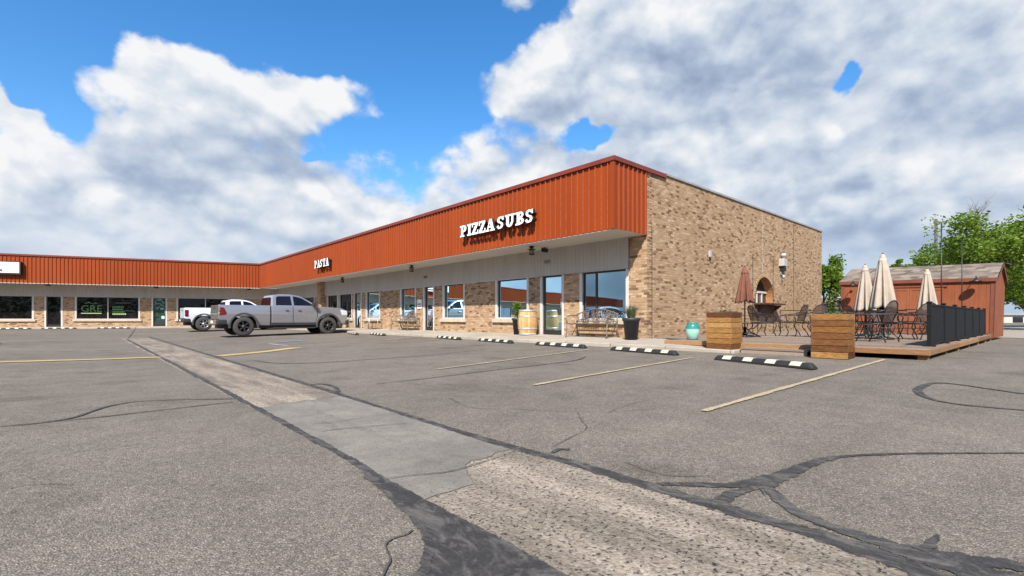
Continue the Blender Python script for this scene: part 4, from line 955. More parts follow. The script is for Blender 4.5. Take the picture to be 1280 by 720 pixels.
def suv(label, paint, loc, rz):
    t = thing('parked_suv', label, 'car', loc, rz); W = .93; r = .36
    b_ = MB(); body = [(.10, .40)] + arch(.98, r, .44, 175, 5) + arch(3.72, r, .44, 175, 5) + [(4.5, .40), (4.62, .60), (4.60, .86), (4.35, .98), (3.5, 1.06), (.12, 1.05), (.04, .7)]
    side_prism(b_, body, -W, W); b_.build('body', paint, t, bevel=.06, seg=3)
    hw = lambda z: .90 - max(0, z - 1.0) * .32
    b_ = MB(); b_.prism([(.14, 1.0), (.40, 1.52), (.7, 1.65), (1.6, 1.69), (2.4, 1.63), (2.75, 1.52), (3.55, 1.03)], lambda x, z: Vector((x, -hw(z), z)), lambda x, z: Vector((x, hw(z), z))); b_.build('cab', paint, t, bevel=.05, seg=3)
    for s in (-1, 1):
        for poly in ([(.52, 1.12), (.66, 1.48), (1.10, 1.55), (1.10, 1.12)], [(1.18, 1.12), (1.18, 1.56), (1.95, 1.56), (1.95, 1.12)], [(2.05, 1.12), (2.05, 1.55), (2.55, 1.47), (3.15, 1.12)]):
            b_ = MB(); b_.prism(poly, lambda x, z: Vector((x, s * (hw(z) - .02), z)), lambda x, z: Vector((x, s * (hw(z) + .01), z))); b_.build('side_window', M_carglass, t)
        b_ = MB(); side_prism(b_, [(.03, .80), (.34, .84), (.28, 1.0), (.08, 1.0)], s * (W - .2), s * (W + .01)); b_.build('tail_lamp', M_red, t, bevel=.02)
    b_ = MB(); b_.add([(.20, -.70, 1.14), (.20, .70, 1.14), (.37, .62, 1.48), (.37, -.62, 1.48)], [(0, 1, 2, 3)]); b_.build('rear_window', M_carglass, t).location = (-.012, 0, .01)
    b_ = MB(); b_.box(-.02, .15, -W + .05, W - .05, .40, .62); b_.build('rear_bumper', M_plastic, t, bevel=.04)
    b_ = MB(); b_.add([(2.80, -.66, 1.50), (2.80, .66, 1.50), (3.52, .78, 1.06), (3.52, -.78, 1.06)], [(0, 1, 2, 3)]); b_.build('windshield', M_carglass, t).location = (.03, 0, .03)
    for x in (.98, 3.72):
        for y in (-W + .12, W - .12): wheel(t, x, y, r, M_rim_l, .23)
suv('white sport utility car parked left of the view, mirrored in the shop window', M_wpaint, (-2.9, 22.4, ground(-4, 22.4)), math.pi)

# ------------------------------------------------------------------ wheel stops
def make_stop():
    t = thing('wheel_stop', 'stop', 'wheel stop', group='black wheel stops with pale patches')
    L, w, h = .91, .145, .092
    b_ = MB(); pr = [(-w / 2, 0), (w / 2, 0), (w / 2, .035), (.045, h), (-.045, h), (-w / 2, .035)]
    vs = [(-L, y, z) for y, z in pr] + [(-L + .06, y * .98, z) for y, z in pr] + [(L - .06, y * .98, z) for y, z in pr] + [(L, y, z) for y, z in pr]
    for i in list(range(6)) + list(range(18, 24)): vs[i] = (vs[i][0], vs[i][1], vs[i][2] * .45)
    fs = [tuple(range(6))[::-1], tuple(range(18, 24))]
    for a in range(3): fs += [(a * 6 + i, a * 6 + (i + 1) % 6, a * 6 + 6 + (i + 1) % 6, a * 6 + 6 + i) for i in range(6)]
    b_.add(vs, fs); b_.build('body', M_blackm, t, bevel=.008)
    for k in range(4):
        c = -.64 + k * .425; b_ = MB(); e = .0025
        A = [(-w / 2 - e, .037), (-.045 - e, h + e), (.045 + e, h + e), (w / 2 + e, .037)]
        vs = [(c - .09 + (z - .037) * .35, y, z) for y, z in A] + [(c + .09 + (z - .037) * .35, y, z) for y, z in A]
        b_.add(vs, [(i, i + 1, i + 5, i + 4) for i in range(3)]); b_.build('reflective_patch', M_cream, t)
    return t
STOPS = [((892.5, 450), (1014, 463), 'black wheel stop nearest the camera in front of the left cedar planter'),
         ((761, 438), (845, 445), 'black wheel stop below the charcoal pot at the brick corner'),
         ((667, 431.5), (731, 436), 'black wheel stop in front of the pizza shop door and bench'),
         ((593, 426.2), (643, 430.2), 'black wheel stop in front of the wine barrel'),
         ((540, 422.3), (579, 426), 'black wheel stop in front of the single brick-framed window'),
         ((458, 418.0), (483, 420.6), 'black wheel stop in front of the pale metal frame bench'),
         ((430, 416.6), (450, 420.0), 'black wheel stop at the nose of the silver-grey pickup')]
first = make_stop(); used = False
def put_stop(c, ang, lab):
    global used
    o = first if not used else copy_tree(first); used = True
    place(o, c, ang, lab, 'black wheel stops with pale patches')
for (a, c, lab) in STOPS:
    A, B = gp(*a), gp(*c); d = B - A; ang = math.atan2(d.y, d.x); m_ = (A + B) / 2
    off = Vector((-d.y, d.x, 0)).normalized() * .075
    if (off.x) < 0: off = -off
    m_ += off
    ang = max(min(ang, R(-88)), R(-113)); put_stop((m_.x, m_.y, ground(m_.x, m_.y) + .002), ang, lab)
for (a, c, lab) in ((-2, 34, 'low wheel stop below the leftmost window of the far wing'), (48, 100, 'low wheel stop before the black door of the far wing'), (122, 163, 'low wheel stop under the green-lettered window')):
    px = (a + c) / 2; r = ray(px, HOR); tt = WN.dot(wing(0, -.62, 0) - ORG) / WN.dot(r); p = ORG + r * tt
    put_stop((p.x, p.y, ground(p.x, p.y) + .002), math.atan2(WD.y, WD.x), lab)

# ------------------------------------------------------------------ things along the shop front
def foliage(b_, centre, n, spread, leaf, up=.5, rnd=random):
    for _ in range(n):
        gs = lambda sd: max(-1.7, min(1.7, rnd.gauss(0, 1))) * sd
        p = Vector((gs(spread[0]), gs(spread[1]), gs(spread[2]))) + centre
        a = Vector((rnd.uniform(-1, 1), rnd.uniform(-1, 1), rnd.uniform(-.3, 1) * up)).normalized(); c = a.cross(Vector((rnd.uniform(-1, 1), rnd.uniform(-1, 1), rnd.uniform(-1, 1)))).normalized()
        s = leaf * rnd.uniform(.6, 1.3); b_.quad(p - a * s, p - c * s * .55, p + a * s, p + c * s * .55)
def blades(b_, n, h, lean, w, base=.06, rnd=random):
    for _ in range(n):
        a = rnd.uniform(0, 6.283); d = Vector((math.cos(a), math.sin(a), 0)); s = Vector((-d.y, d.x, 0)) * w; p = d * rnd.uniform(0, base); L = h * rnd.uniform(.5, 1.1); k = lean * rnd.uniform(.2, 1.2)
        q = p + d * k * .4 * L + Vector((0, 0, L * .55)); t = p + d * k * L + Vector((0, 0, L))
        b_.add([p - s, p + s, q + s * .8, q - s * .8, t], [(0, 1, 2, 3), (3, 2, 4)])
def potted(label, loc, r, h, kind, ph):
    t = thing('potted_shrub', label, 'potted plant', loc)
    b_ = MB(); b_.lathe([(r * .70, 0), (r * .93, h * .86), (r * 1.04, h * .87), (r * 1.06, h), (r * .95, h), (r * .93, h * .93), (0, h * .92)], n=24); b_.build('pot', M_pot, t)
    b_ = MB(); b_.lathe([(0, h * .93), (r * .9, h * .935)], n=16); b_.build('soil', M_soil, t)
    b_ = MB()
    if kind == 'grass': blades(b_, 300, ph, .7, .005, r * .4); foliage(b_, Vector((0, 0, ph * .42)), 150, (r * .30, r * .30, ph * .20), .022); foliage(b_, Vector((.02, .03, ph * .75)), 50, (r * .16, r * .16, ph * .16), .02)
    else:
        for k in range(26): foliage(b_, Vector((random.gauss(0, r * .35), random.gauss(0, r * .35), ph * random.uniform(.12, 1.0))), 34, (.045, .045, .06), .035)
    f = b_.build('foliage', M_leafg if kind == 'grass' else M_leaf, t); f.location = (0, 0, h * .93)
    b_ = MB()
    for k in range(6): b_.tube([(0, 0, h * .9), (random.uniform(-.06, .06), random.uniform(-.06, .06), h + ph * .6)], .006, 4)
    b_.build('stem', M_bark, t)
    return t
potted('tall charcoal pot with wispy grey-green shrub at the brick corner', (11.28, 7.80, .285), .235, .62, 'grass', .42)
potted('charcoal pot with small leafy green shrub half behind the wine barrel', (11.62, 12.80, .32), .21, .58, 'leaf', .55)
potted('dark pot with leafy shrub by the nose of the silver-grey pickup', (11.25, 28.0, .30), .26, .45, 'leaf', .80)
bl = thing('wine_barrel', 'pale oak wine barrel with steel hoops standing by the door', 'barrel', (11.55, 12.22, .315))
b_ = MB(); n = 30; prof = [(.285, 0), (.305, .10), (.335, .25), (.35, .43), (.335, .62), (.305, .77), (.285, .87)]
for k in range(n):
    a0, a1 = 2 * math.pi * k / n + .006, 2 * math.pi * (k + 1) / n - .006
    vs = [(r * math.cos(a), r * math.sin(a), z) for r, z in prof for a in (a0, a1)]
    b_.add(vs, [(2 * i, 2 * i + 1, 2 * i + 3, 2 * i + 2) for i in range(len(prof) - 1)], 0, None, True)
b_.build('staves', M_barrel, bl)
b_ = MB(); b_.lathe([(0, .845), (.28, .845)], n=30); b_.lathe([(0, .02), (.28, .02)], n=30); b_.build('head', M_barrel, bl)
def rad(z):
    for (r0, z0), (r1, z1) in zip(prof, prof[1:]):
        if z0 <= z <= z1: return r0 + (r1 - r0) * (z - z0) / (z1 - z0)
    return .285
for z0, z1 in ((.0, .07), (.20, .245), (.62, .665), (.80, .87)):
    b_ = MB(); b_.lathe([(rad(z0) + .004, z0), (rad(z1) + .004, z1), (rad(z1) - .01, z1 + .001), (rad(z0) - .01, z0 - .001)], n=36); b_.build('hoop', M_hoop, bl)
def bench(label, loc, L=1.5, m=M_metalg):
    t = thing('ornate_bench', label, 'bench', loc)   # back towards +x, length along y
    b_ = MB()
    for k in range(7): b_.box(-.42 + k * .06, -.42 + k * .06 + .045, -L / 2 + .03, L / 2 - .03, .43, .448)
    b_.build('seat', m, t, bevel=.004, seg=1)
    b_ = MB(); n = 16; top = [(.08, -L / 2 + L * k / n, .72 + .16 * math.sin(math.pi * k / n)) for k in range(n + 1)]
    b_.tube(top, .018, 6); b_.tube([(.02, -L / 2, .50), (.02, L / 2, .50)], .016, 6)
    for k in range(1, n, 1): 
        p = top[k]; b_.tube([(.02, p[1], .50), (.05, p[1] + (.035 if k % 2 else -.035), (.5 + p[2]) / 2), p], .009, 5)
    for c in (-L * .28, 0, L * .28):
        for rr in (.13, .08): b_.tube([(.055, c + rr * math.cos(a * .5236), .665 + rr * .85 * math.sin(a * .5236)) for a in range(12)], .011, 5, closed=True)
        b_.tube([(.055, c - .12, .56), (.06, c, .67), (.055, c + .12, .56)], .010, 5); b_.tube([(.055, c - .12, .77), (.06, c, .67), (.055, c + .12, .77)], .010, 5)
    b_.build('backrest', m, t)
    for s in (-1, 1):
        b_ = MB(); y = s * L / 2
        b_.tube([(.08, y, .72), (.0, y, .68), (-.22, y, .69), (-.40, y, .66), (-.47, y, .58), (-.43, y, .50), (-.40, y, .43)], .018, 6); b_.build('armrest', m, t)
        b_ = MB(); b_.tube([(-.41, y, .44), (-.46, y, .25), (-.44, y, .10), (-.50, y, .0)], .020, 6); b_.build('leg', m, t)
        b_ = MB(); b_.tube([(.08, y, .74), (.02, y, .44), (.06, y, .2), (.16, y, .0)], .020, 6); b_.build('leg', m, t)
        b_ = MB(); b_.tube([(-.42, y, .44), (-.2, y, .40), (.02, y, .44)], .014, 5); b_.build('side_rail', m, t)
    b_ = MB(); b_.tube([(-.44, -L / 2, .16), (.06, -L / 2, .2)], .011, 5); b_.tube([(-.44, L / 2, .16), (.06, L / 2, .2)], .011, 5); b_.build('stretcher', m, t)
    return t
M_bench = m_dirty('brown_grey_bench_metal', (.16, .12, .10), .25, 14, .5)
bench('ornate metal bench under the large window right of the pizza shop door', (11.72, 9.40, .30), 1.55, M_bench)
bench('ornate metal bench left of the dark doorway under a tall window', (11.70, 20.75, .32), 1.55, M_bench)
fr = thing('frame_bench', 'pale metal frame bench against the brick between two shop windows', 'bench', (11.55, 24.3, .315))
b_ = MB(); b_.box(-.40, .10, -.55, .55, .40, .43); b_.build('seat', m_dirty('brown_slats', (.19, .11, .07), .2, 9, .7), fr)
for s in (-1, 1):
    b_ = MB(); b_.tube([(-.40, s * .56, 0), (-.40, s * .56, .62), (.08, s * .56, .62), (.08, s * .56, 0)], .018, 6); b_.build('leg_frame', M_hoop, fr)
b_ = MB(); b_.tube([(.08, -.56, .62), (.12, -.56, .86), (.12, .56, .86), (.08, .56, .62)], .018, 6); b_.tube([(.10, -.56, .72), (.10, .56, .72)], .012, 6); b_.build('backrest', M_hoop, fr)
tr = thing('bike_rail', 'thin pale hoop rail standing before the narrow dark door', 'rail', (11.5, 26.75, .315))
b_ = MB(); b_.tube([(0, -.32, 0), (0, -.32, .62), (0, -.25, .74), (0, 0, .78), (0, .25, .74), (0, .32, .62), (0, .32, 0)], .02, 6); b_.build('hoop', M_hoop, tr)

# ------------------------------------------------------------------ end wall fittings
def wallp(px, py): return on_y(px, py, U0)
p = wallp(975.5, 330)
eq = thing('wall_service_box', 'light grey service box with conduit and lamp on the brick end wall', 'utility box', (p.x, U0, p.z))
b_ = MB(); b_.box(-.30, .30, -.30, -.0, -.12, .24); b_.build('cabinet', M_greybox, eq, bevel=.02)
b_ = MB(); b_.lathe([(0, .52), (.13, .50), (.16, .40), (.14, .36), (0, .36)], c=(.05, -.16, 0), n=12); b_.tube([(.05, -.10, .22), (.05, -.14, .38)], .03, 6); b_.build('dome_lamp', M_greybox, eq)
b_ = MB(); b_.box(-.16, .22, -.26, -.02, -.36, -.14); b_.build('meter', M_black, eq, bevel=.02)
b_ = MB(); b_.tube([(-.1, -.05, -.35), (-.1, -.05, -.5), (.05, -.16, -.55)], .02, 6); b_.lathe([(0, -.54), (.07, -.56), (.06, -.68), (0, -.69)], c=(.05, -.16, 0), n=10); b_.build('nozzle', M_greybox, eq)
for c_ in eq.children: c_.scale = (.60, .70, .86)
p = wallp(886.5, 319); ev = thing('wall_outlet', 'small pale outlet fitting high on the brick end wall', 'outlet', (p.x, U0, p.z))
b_ = MB(); b_.box(-.07, .07, -.06, 0, -.07, .14); b_.build('cover', M_greybox, ev, bevel=.015); b_ = MB(); b_.tube([(0, -.03, -.07), (.02, -.04, -.17)], .025, 6); b_.build('spout', M_black, ev)

# ------------------------------------------------------------------ deck and its furniture
DZ = .368; DX0, DX1, DY0 = 10.60, 21.9, 1.44
dk = thing('timber_deck', 'low weathered timber patio deck with brown rim boards beside the brick wall', 'deck', (DX0, DY0, .18))
b_ = MB(); x = DX0 + .03
while x < DX1 - .1:
    y1 = 7.62 if x > 12.15 else 6.34
    b_.box(x, x + .136, DY0 + .035, y1, DZ - .034, DZ + random.uniform(-.002, .003)); x += .143
b_.build('boards', M_deck, dk, True)
b_ = MB()
for (y0, y1) in ((DY0 - .0, 3.2), (3.204, 4.9), (4.904, 6.37)): b_.box(DX0 - .012, DX0 + .026, y0, y1, DZ - .098, DZ - .004)
b_.build('front_rim', M_rim, dk, True, bevel=.004, seg=1)
b_ = MB(); x = DX0 + .03
while x < DX1: b_.box(x, min(x + 3.62, DX1), DY0 - .006, DY0 + .032, DZ - .098, DZ - .003); x += 3.63
b_.build('side_rim', M_rim, dk, True, bevel=.004, seg=1)
for x in (10.66, 12.6, 14.3, 16.2, 18.2, 20.2, 21.8):
    b_ = MB(); b_.box(x, x + .14, DY0 + .03, DY0 + .17, ground(x, 1.5) - .05, DZ - .035); b_.build('support_post', M_rim, dk, True)
b_ = MB()
for y in (3.0, 4.4, 5.9, 7.3):
    b_.box(DX0 + .04 if y < 6.2 else 12.2, DX1 - .05, y, y + .05, DZ - .14, DZ - .036)
b_.build('joist', M_rim, dk, True)
b_ = MB()
for k in range(2): b_.box(10.26 + k * .165, 10.26 + k * .165 + .155, 3.16, 4.42, .255, .290)
b_.box(10.275, 10.31, 3.18, 4.41, .14, .254); b_.build('step', M_deck, dk, True)
def planter(label, x, y, w, d, z, h):
    t = thing('cedar_planter', label, 'planter', (x, y, z)); n = 7; bh = h / n
    sides = []
    for nm, (x0, x1, y0, y1) in (('front', (0, .03, 0, w)), ('back', (d - .03, d, 0, w)), ('right', (.031, d - .031, 0, .03)), ('left', (.031, d - .031, w - .03, w))):
        b_ = MB()
        for k in range(n):
            e = random.uniform(-.004, .004)
            if nm in ('front', 'back'): b_.box(x0 + e, x1 + e, y0, y1, k * bh + .004, (k + 1) * bh - .003)
            else: b_.box(x0, x1, y0 + e, y1 + e, k * bh + .004, (k + 1) * bh - .003)
        b_.build('side_panel', M_planter, t, bevel=.004, seg=1)
    b_ = MB(); b_.box(.03, d - .03, .03, w - .03, 0, h - .07); b_.build('soil', M_soil, t)
    b_ = MB()
    for k in range(9): foliage(b_, Vector((random.uniform(.1, d - .1), random.uniform(.1, w - .1), h - .02)), 40, (.04, .04, .03), .028)
    b_.build('dry_plants', M_leafg, t)
    return t
planter('square cedar planter box on the right side of the deck step', 9.97, 2.45, .57, .46, .175, .800)
planter('square cedar planter box on the left side of the deck step', 10.10, 4.54, .53, .56, .240, .785)
ur = thing('glazed_urn', 'round two-tone teal glazed urn on the low deck edge', 'urn', (11.35, 6.05, DZ))
b_ = MB(); b_.lathe([(.10, 0), (.13, .02), (.158, .16), (.172, .26), (.155, .35), (.125, .40), (.135, .42), (.12, .425), (.10, .40), (.0, .38)], n=32); b_.build('jar', M_teal, ur)
def chair(label, loc, rz):
    t = thing('patio_chair', label, 'chair', loc, rz, 'metal patio chairs on the deck')     # faces +x
    b_ = MB(); n = 6; w = .25
    for i in range(n):
        x0 = -.22 + .46 * i / n; x1 = -.22 + .46 * (i + 1) / n; z0 = .41 - .03 * math.sin(math.pi * i / n); z1 = .41 - .03 * math.sin(math.pi * (i + 1) / n)
        b_.add([(x0, -w, z0), (x0, w, z0), (x1, w, z1), (x1, -w, z1), (x0, -w, z0 - .012), (x0, w, z0 - .012), (x1, w, z1 - .012), (x1, -w, z1 - .012)], [(0, 1, 2, 3), (7, 6, 5, 4), (0, 3, 7, 4), (1, 5, 6, 2)])
    b_.build('seat', M_mesh, t)
    out = [(.9 * w * math.cos(a), .66 + .25 * math.sin(a)) for a in [R(-60 + 300 * k / 20) for k in range(21)]]
    out = [(-w * .86, .44)] + [(.94 * w * math.cos(R(190 - 200 * k / 14)), .70 + .21 * math.sin(R(190 - 200 * k / 14))) for k in range(15)] + [(w * .86, .44)]
    bx_ = lambda z: -.22 - (z - .42) * .30
    b_ = MB(); b_.prism(out, lambda y, z: Vector((bx_(z), y, z)), lambda y, z: Vector((bx_(z) - .012, y, z))); bk = b_.build('backrest', M_mesh, t)
    b_ = MB(); b_.tube([(bx_(z) - .006, y, z) for y, z in out], .013, 6); b_.build('rim', M_black, bk)
    for s in (-1, 1):
        b_ = MB(); y = s * .27
        b_.tube([(bx_(.70), s * .235, .70), (-.18, y, .66), (.05, y, .64), (.22, y, .61), (.27, y, .54), (.23, y, .42)], .013, 6); b_.build('arm', M_black, t)
        b_ = MB(); b_.tube([(.23, y, .44), (.27, y, .3), (.20, y, .12), (.26, y, .0)], .013, 6); b_.build('leg', M_black, t)
        b_ = MB(); b_.tube([(-.20, y, .43), (-.16, y, .28), (-.30, y, .10), (-.34, y, .0)], .013, 6); b_.build('leg', M_black, t)
    b_ = MB()
    for s in (-1, 1): b_.tube([(-.22, s * .262, .405), (.24, s * .262, .405)], .013, 6)
    b_.tube([(.24, -.262, .405), (.24, .262, .405)], .013, 6); b_.tube([(-.22, -.262, .405), (-.22, .262, .405)], .013, 6); b_.build('seat_frame', M_black, t)
    return t
def aim(px, Z): p = at_z(px, Z); return (p.x, p.y, DZ + .003)
ch0 = chair('taupe sling patio chair nearest the black fence, facing left', aim(1147, 12.0), R(150))
def more(px, Z, rz, lab): return place(copy_tree(ch0), aim(px, Z), R(rz), lab, 'metal patio chairs on the deck')
more(1121, 12.2, -55, 'patio chair second from the black fence, facing right')
more(990, 14.2, 130, 'patio chair beside the serving counter on the brick end wall')
more(953, 14.6, -40, 'patio chair between the brown umbrella and the serving counter')
more(1013, 13.6, 150, 'patio chair half hidden behind the right cedar planter')
more(1072, 14.6, -35, 'patio chair left of the shorter beige umbrella by the shed')
more(1097, 15.2, 190, 'patio chair between two beige umbrellas with its back to the shed')
more(1070, 12.2, -70, 'patio chair beside the right cedar planter under the beige umbrellas')
more(1117, 15.4, 215, 'patio chair behind the tall beige umbrella near the shed doors')
more(1094, 10.9, 75, 'patio chair seen from behind in front of the tall beige umbrella')
def table(label, px, Z, r=.46, h=.71, low=False):
    t = thing('patio_table', label, 'table', aim(px, Z))
    b_ = MB(); b_.lathe([(0, h - .012), (r, h - .012), (r + .012, h - .006), (r + .012, h + .012), (r - .01, h + .012), (0, h + .006)], n=28); b_.build('tabletop', M_black, t)
    for k in range(4):
        a = k * math.pi / 2 + .6; c, s = math.cos(a), math.sin(a); b_ = MB()
        b_.tube([(c * .05, s * .05, h * .55), (c * r * .45, s * r * .45, h * .62), (c * r * .7, s * r * .7, h - .02)], .012, 5)
        b_.tube([(c * .05, s * .05, h * .55), (c * r * .4, s * r * .4, h * .25), (c * r * .8, s * r * .8, .0)], .014, 5); b_.build('leg', M_black, t)
    b_ = MB(); b_.tube([(r * .5 * math.cos(k * .5236), r * .5 * math.sin(k * .5236), h * .28) for k in range(12)], .009, 5, closed=True); b_.build('ring', M_black, t)
table('round black patio table under the tall beige umbrella', 1103.5, 12.1)
table('round black patio table under the shorter beige umbrella', 1081.5, 14.2)
table('round black patio table under the umbrella behind the black fence', 1159, 15.5)
table('low black table around the brown umbrella pole', 931, 13.65, .52, .385)
def umbrella(label, px, Z, top, bot, rmax, m, rz, lean=0):
    p = aim(px, Z); t = thing('closed_umbrella', label, 'umbrella', p, rz, 'closed patio umbrellas'); top -= DZ; bot -= DZ
    b_ = MB(); b_.tube([(0, 0, .02), (0, 0, top + .03)], .02, 8); b_.build('pole', M_black, t)
    b_ = MB(); b_.lathe([(0, 0), (.24, 0), (.24, .04), (.07, .07), (.045, .09), (.035, .28), (0, .28)], n=20); b_.build('base', M_black, t)
    b_ = MB(); n, lv = 64, 18; vs = []; rg = random.Random(px)
    fold = [rg.uniform(.75, 1.2) for _ in range(8)]; hem = [rg.uniform(-.05, .06) for _ in range(8)]; ph = rg.uniform(0, 6)
    for i in range(lv + 1):
        f = i / lv
        for k in range(n):
            a = 2 * math.pi * k / n; u = (k / n * 8) % 1; g = int(k / n * 8) % 8
            ridge = 1 - abs(2 * u - 1)                       # 0 at the ribs, 1 mid-panel where the cloth falls inwards
            rr = .075 + (rmax - .075) * (f ** .9)
            rr *= (1 - (.62 * f ** .5) * ridge * fold[g]) if i > 1 else 1
            sw = .22 * f * math.sin(u * math.pi) * fold[g]
            z = top - .10 - (top - .10 - bot) * f + (hem[g] * ridge + .05 * ridge) * (f ** 4)
            vs.append((rr * math.cos(a + sw) + .02 * f * math.sin(ph), rr * math.sin(a + sw), z))
    b_.add(vs, [(i * n + k, i * n + (k + 1) % n, (i + 1) * n + (k + 1) % n, (i + 1) * n + k) for i in range(lv) for k in range(n)], 0, None, True)
    cn = b_.build('canopy', m, t); so = cn.modifiers.new('thick', 'SOLIDIFY'); so.thickness = .006
    b_ = MB(); b_.lathe([(.0, top + .01), (.03, top - .0), (.062, top - .07), (.095, top - .185), (.088, top - .185), (.03, top - .05)], n=16); b_.build('vent_cap', m, t)
    b_ = MB(); b_.lathe([(0, top + .035), (.014, top + .025), (.014, top + .0), (0, top)], n=10); b_.build('finial', M_hoop, t)
    return t
umbrella('tall beige closed umbrella in the middle of the deck', 1103.5, 12.1, 2.49, 1.12, .30, M_fabric, .3)
umbrella('shorter beige closed umbrella at the left of the deck', 1081.5, 14.2, 2.45, 1.08, .29, M_fabric, 1.1)
umbrella('beige closed umbrella rising just behind the black fence', 1159, 15.5, 2.46, 1.12, .30, M_fabric, 2.0)
umbrella('faded brown closed umbrella near the arched serving window', 931, 13.65, 2.33, 1.32, .27, M_fabricb, .7)
fn = thing('privacy_fence', 'black slatted privacy fence along the right edge of the deck', 'fence', (11.86, 1.62, DZ)); NP = 7
fx = [11.86 + (21.8 - 11.86) * k / (NP - 1) for k in range(NP)]
for k, x in enumerate(fx):
    b_ = MB(); b_.box(x - .032, x + .032, 1.588, 1.652, DZ, 1.185); b_.box(x - .09, x + .09, 1.53, 1.71, DZ, DZ + .02); po = b_.build('post', M_fence, fn, True, bevel=.004, seg=1)
    b_ = MB(); b_.box(x - .042, x + .042, 1.578, 1.662, 1.186, 1.20); b_.lathe([(.045, 1.201), (.035, 1.21), (0, 1.215)], c=(x, 1.62, 0), n=8, smooth=False); b_.build('post_cap', M_fence, po, True)
for a, c in zip(fx, fx[1:]):
    b_ = MB(); n = int((c - a - .1) / .15); w = (c - a - .1) / n
    for k in range(n): x = a + .05 + k * w; b_.box(x, x + w - .006, 1.606, 1.634, DZ + .07, 1.13)
    b_.box(a + .046, c - .046, 1.595, 1.645, 1.131, 1.165); b_.box(a + .046, c - .046, 1.595, 1.645, DZ + .03, DZ + .069); b_.build('panel', M_fence, fn, True)
rl = thing('deck_rail', 'thin black metal rail between right cedar planter and black fence', 'rail', (10.75, 2.4, DZ))
b_ = MB(); b_.tube([(10.72, 2.6, DZ), (10.72, 2.6, .97), (11.0, 1.62, .97), (11.8, 1.62, .97)], .012, 6); b_.tube([(10.72, 2.6, .72), (11.0, 1.62, .72)], .009, 6); b_.build('bars', M_black, rl, True)
rl = thing('deck_rail', 'thin black metal rail on the far side of the deck before the shed', 'rail', (20.9, 4.5, DZ))
b_ = MB()
for z in (.78, .99, 1.19): b_.tube([(21.2, 1.75, z), (20.9, 4.4, z), (20.6, 7.3, z)], .014, 6)
for y in (2.6, 4.4, 5.9, 7.3): b_.tube([(21.2 - (y - 1.75) * .11, y, DZ), (21.2 - (y - 1.75) * .11, y, 1.2)], .018, 6)
b_.build('bars', M_black, rl, True)
rl = thing('deck_rail', 'thin black metal rail along the brick end wall of the deck', 'rail', (16, 7.2, DZ))
b_ = MB()
for z in (.70, .97): b_.tube([(14.5, 7.25, z), (20.4, 7.25, z)], .012, 6)
for x in (14.5, 16.4, 18.3, 20.4): b_.tube([(x, 7.25, DZ), (x, 7.25, .97)], .014, 6)
b_.build('bars', M_black, rl, True)
for (x, y, lab) in ((13.9, 1.70, 'tall thin black light pole rising from the near part of the fence'), (17.2, 1.70, 'tall thin black light pole rising from the far part of the fence'),
                    (*aim(941, 15.6)[:2], 'thin black light pole by the brown umbrella and arched window'), (*aim(966.5, 16.9)[:2], 'thin black light pole below the grey service box on the wall')):
    t = thing('light_pole', lab, 'pole', (x, y, DZ), 0, 'thin poles for string lights'); b_ = MB(); b_.tube([(0, 0, 0), (0, 0, 2.58)], .011, 8); b_.build('shaft', M_black, t)
    b_ = MB(); b_.box(-.06, .06, -.06, .06, 0, .012); b_.build('foot_plate', M_black, t); b_ = MB(); b_.tube([(0, 0, 2.54), (.05, 0, 2.56), (.07, 0, 2.60)], .008, 5); b_.build('hook', M_black, t)

# ------------------------------------------------------------------ shed
SX, SY, SZ0 = 22.6, 1.48, .13
sh = thing('garden_shed', 'weathered red wooden shed with grey shingle gable roof behind the deck', 'shed', (SX, SY, SZ0))
SL, SD, EH, RH = 4.35, 3.0, 2.09, 2.66
b_ = MB()
def planks(b_, P, L, z0, top, w=.20):
    n = int(round(L / w)); w = L / n
    for k in range(n):
        u0, u1 = k * w, (k + 1) * w; g = .008
        b_.add([P(u0, .008, z0), P(u0 + g, 0, z0), P(u1 - g, 0, z0), P(u1, .008, z0), P(u0, .008, top(u0)), P(u0 + g, 0, top(u0 + g)), P(u1 - g, 0, top(u1 - g)), P(u1, .008, top(u1))], [(0, 1, 5, 4), (1, 2, 6, 5), (2, 3, 7, 6)])
gable = lambda u: EH + (RH - .06 - EH) * (1 - abs(2 * u / SD - 1))
planks(b_, lambda u, d, z: Vector((d, u, z)), SL, .1, lambda u: EH)
planks(b_, lambda u, d, z: Vector((u, d, z)), SD, .1, gable)
planks(b_, lambda u, d, z: Vector((SD - d, u, z)), SL, .1, lambda u: EH); planks(b_, lambda u, d, z: Vector((u, SL - d, z)), SD, .1, gable)
b_.build('walls', M_shed, sh)
b_ = MB(); ov = .06; sl = (RH - EH) / (SD / 2)
for s in (0, 1):
    f = lambda x: x if s == 0 else SD - x
    b_.add([(f(-ov), -ov, EH - ov * sl), (f(-ov), SL + ov, EH - ov * sl), (f(SD / 2), SL + ov, RH), (f(SD / 2), -ov, RH), (f(-ov), -ov, EH - ov * sl + .05), (f(-ov), SL + ov, EH - ov * sl + .05), (f(SD / 2), SL + ov, RH + .05), (f(SD / 2), -ov, RH + .05)],
           [(0, 1, 2, 3), (7, 6, 5, 4), (0, 4, 5, 1), (1, 5, 6, 2), (3, 7, 4, 0)])
b_.build('roof', M_shingle, sh)
b_ = MB(); b_.box(-ov - .02, -ov, -ov, SL + ov, EH - ov * sl - .08, EH - ov * sl + .04)
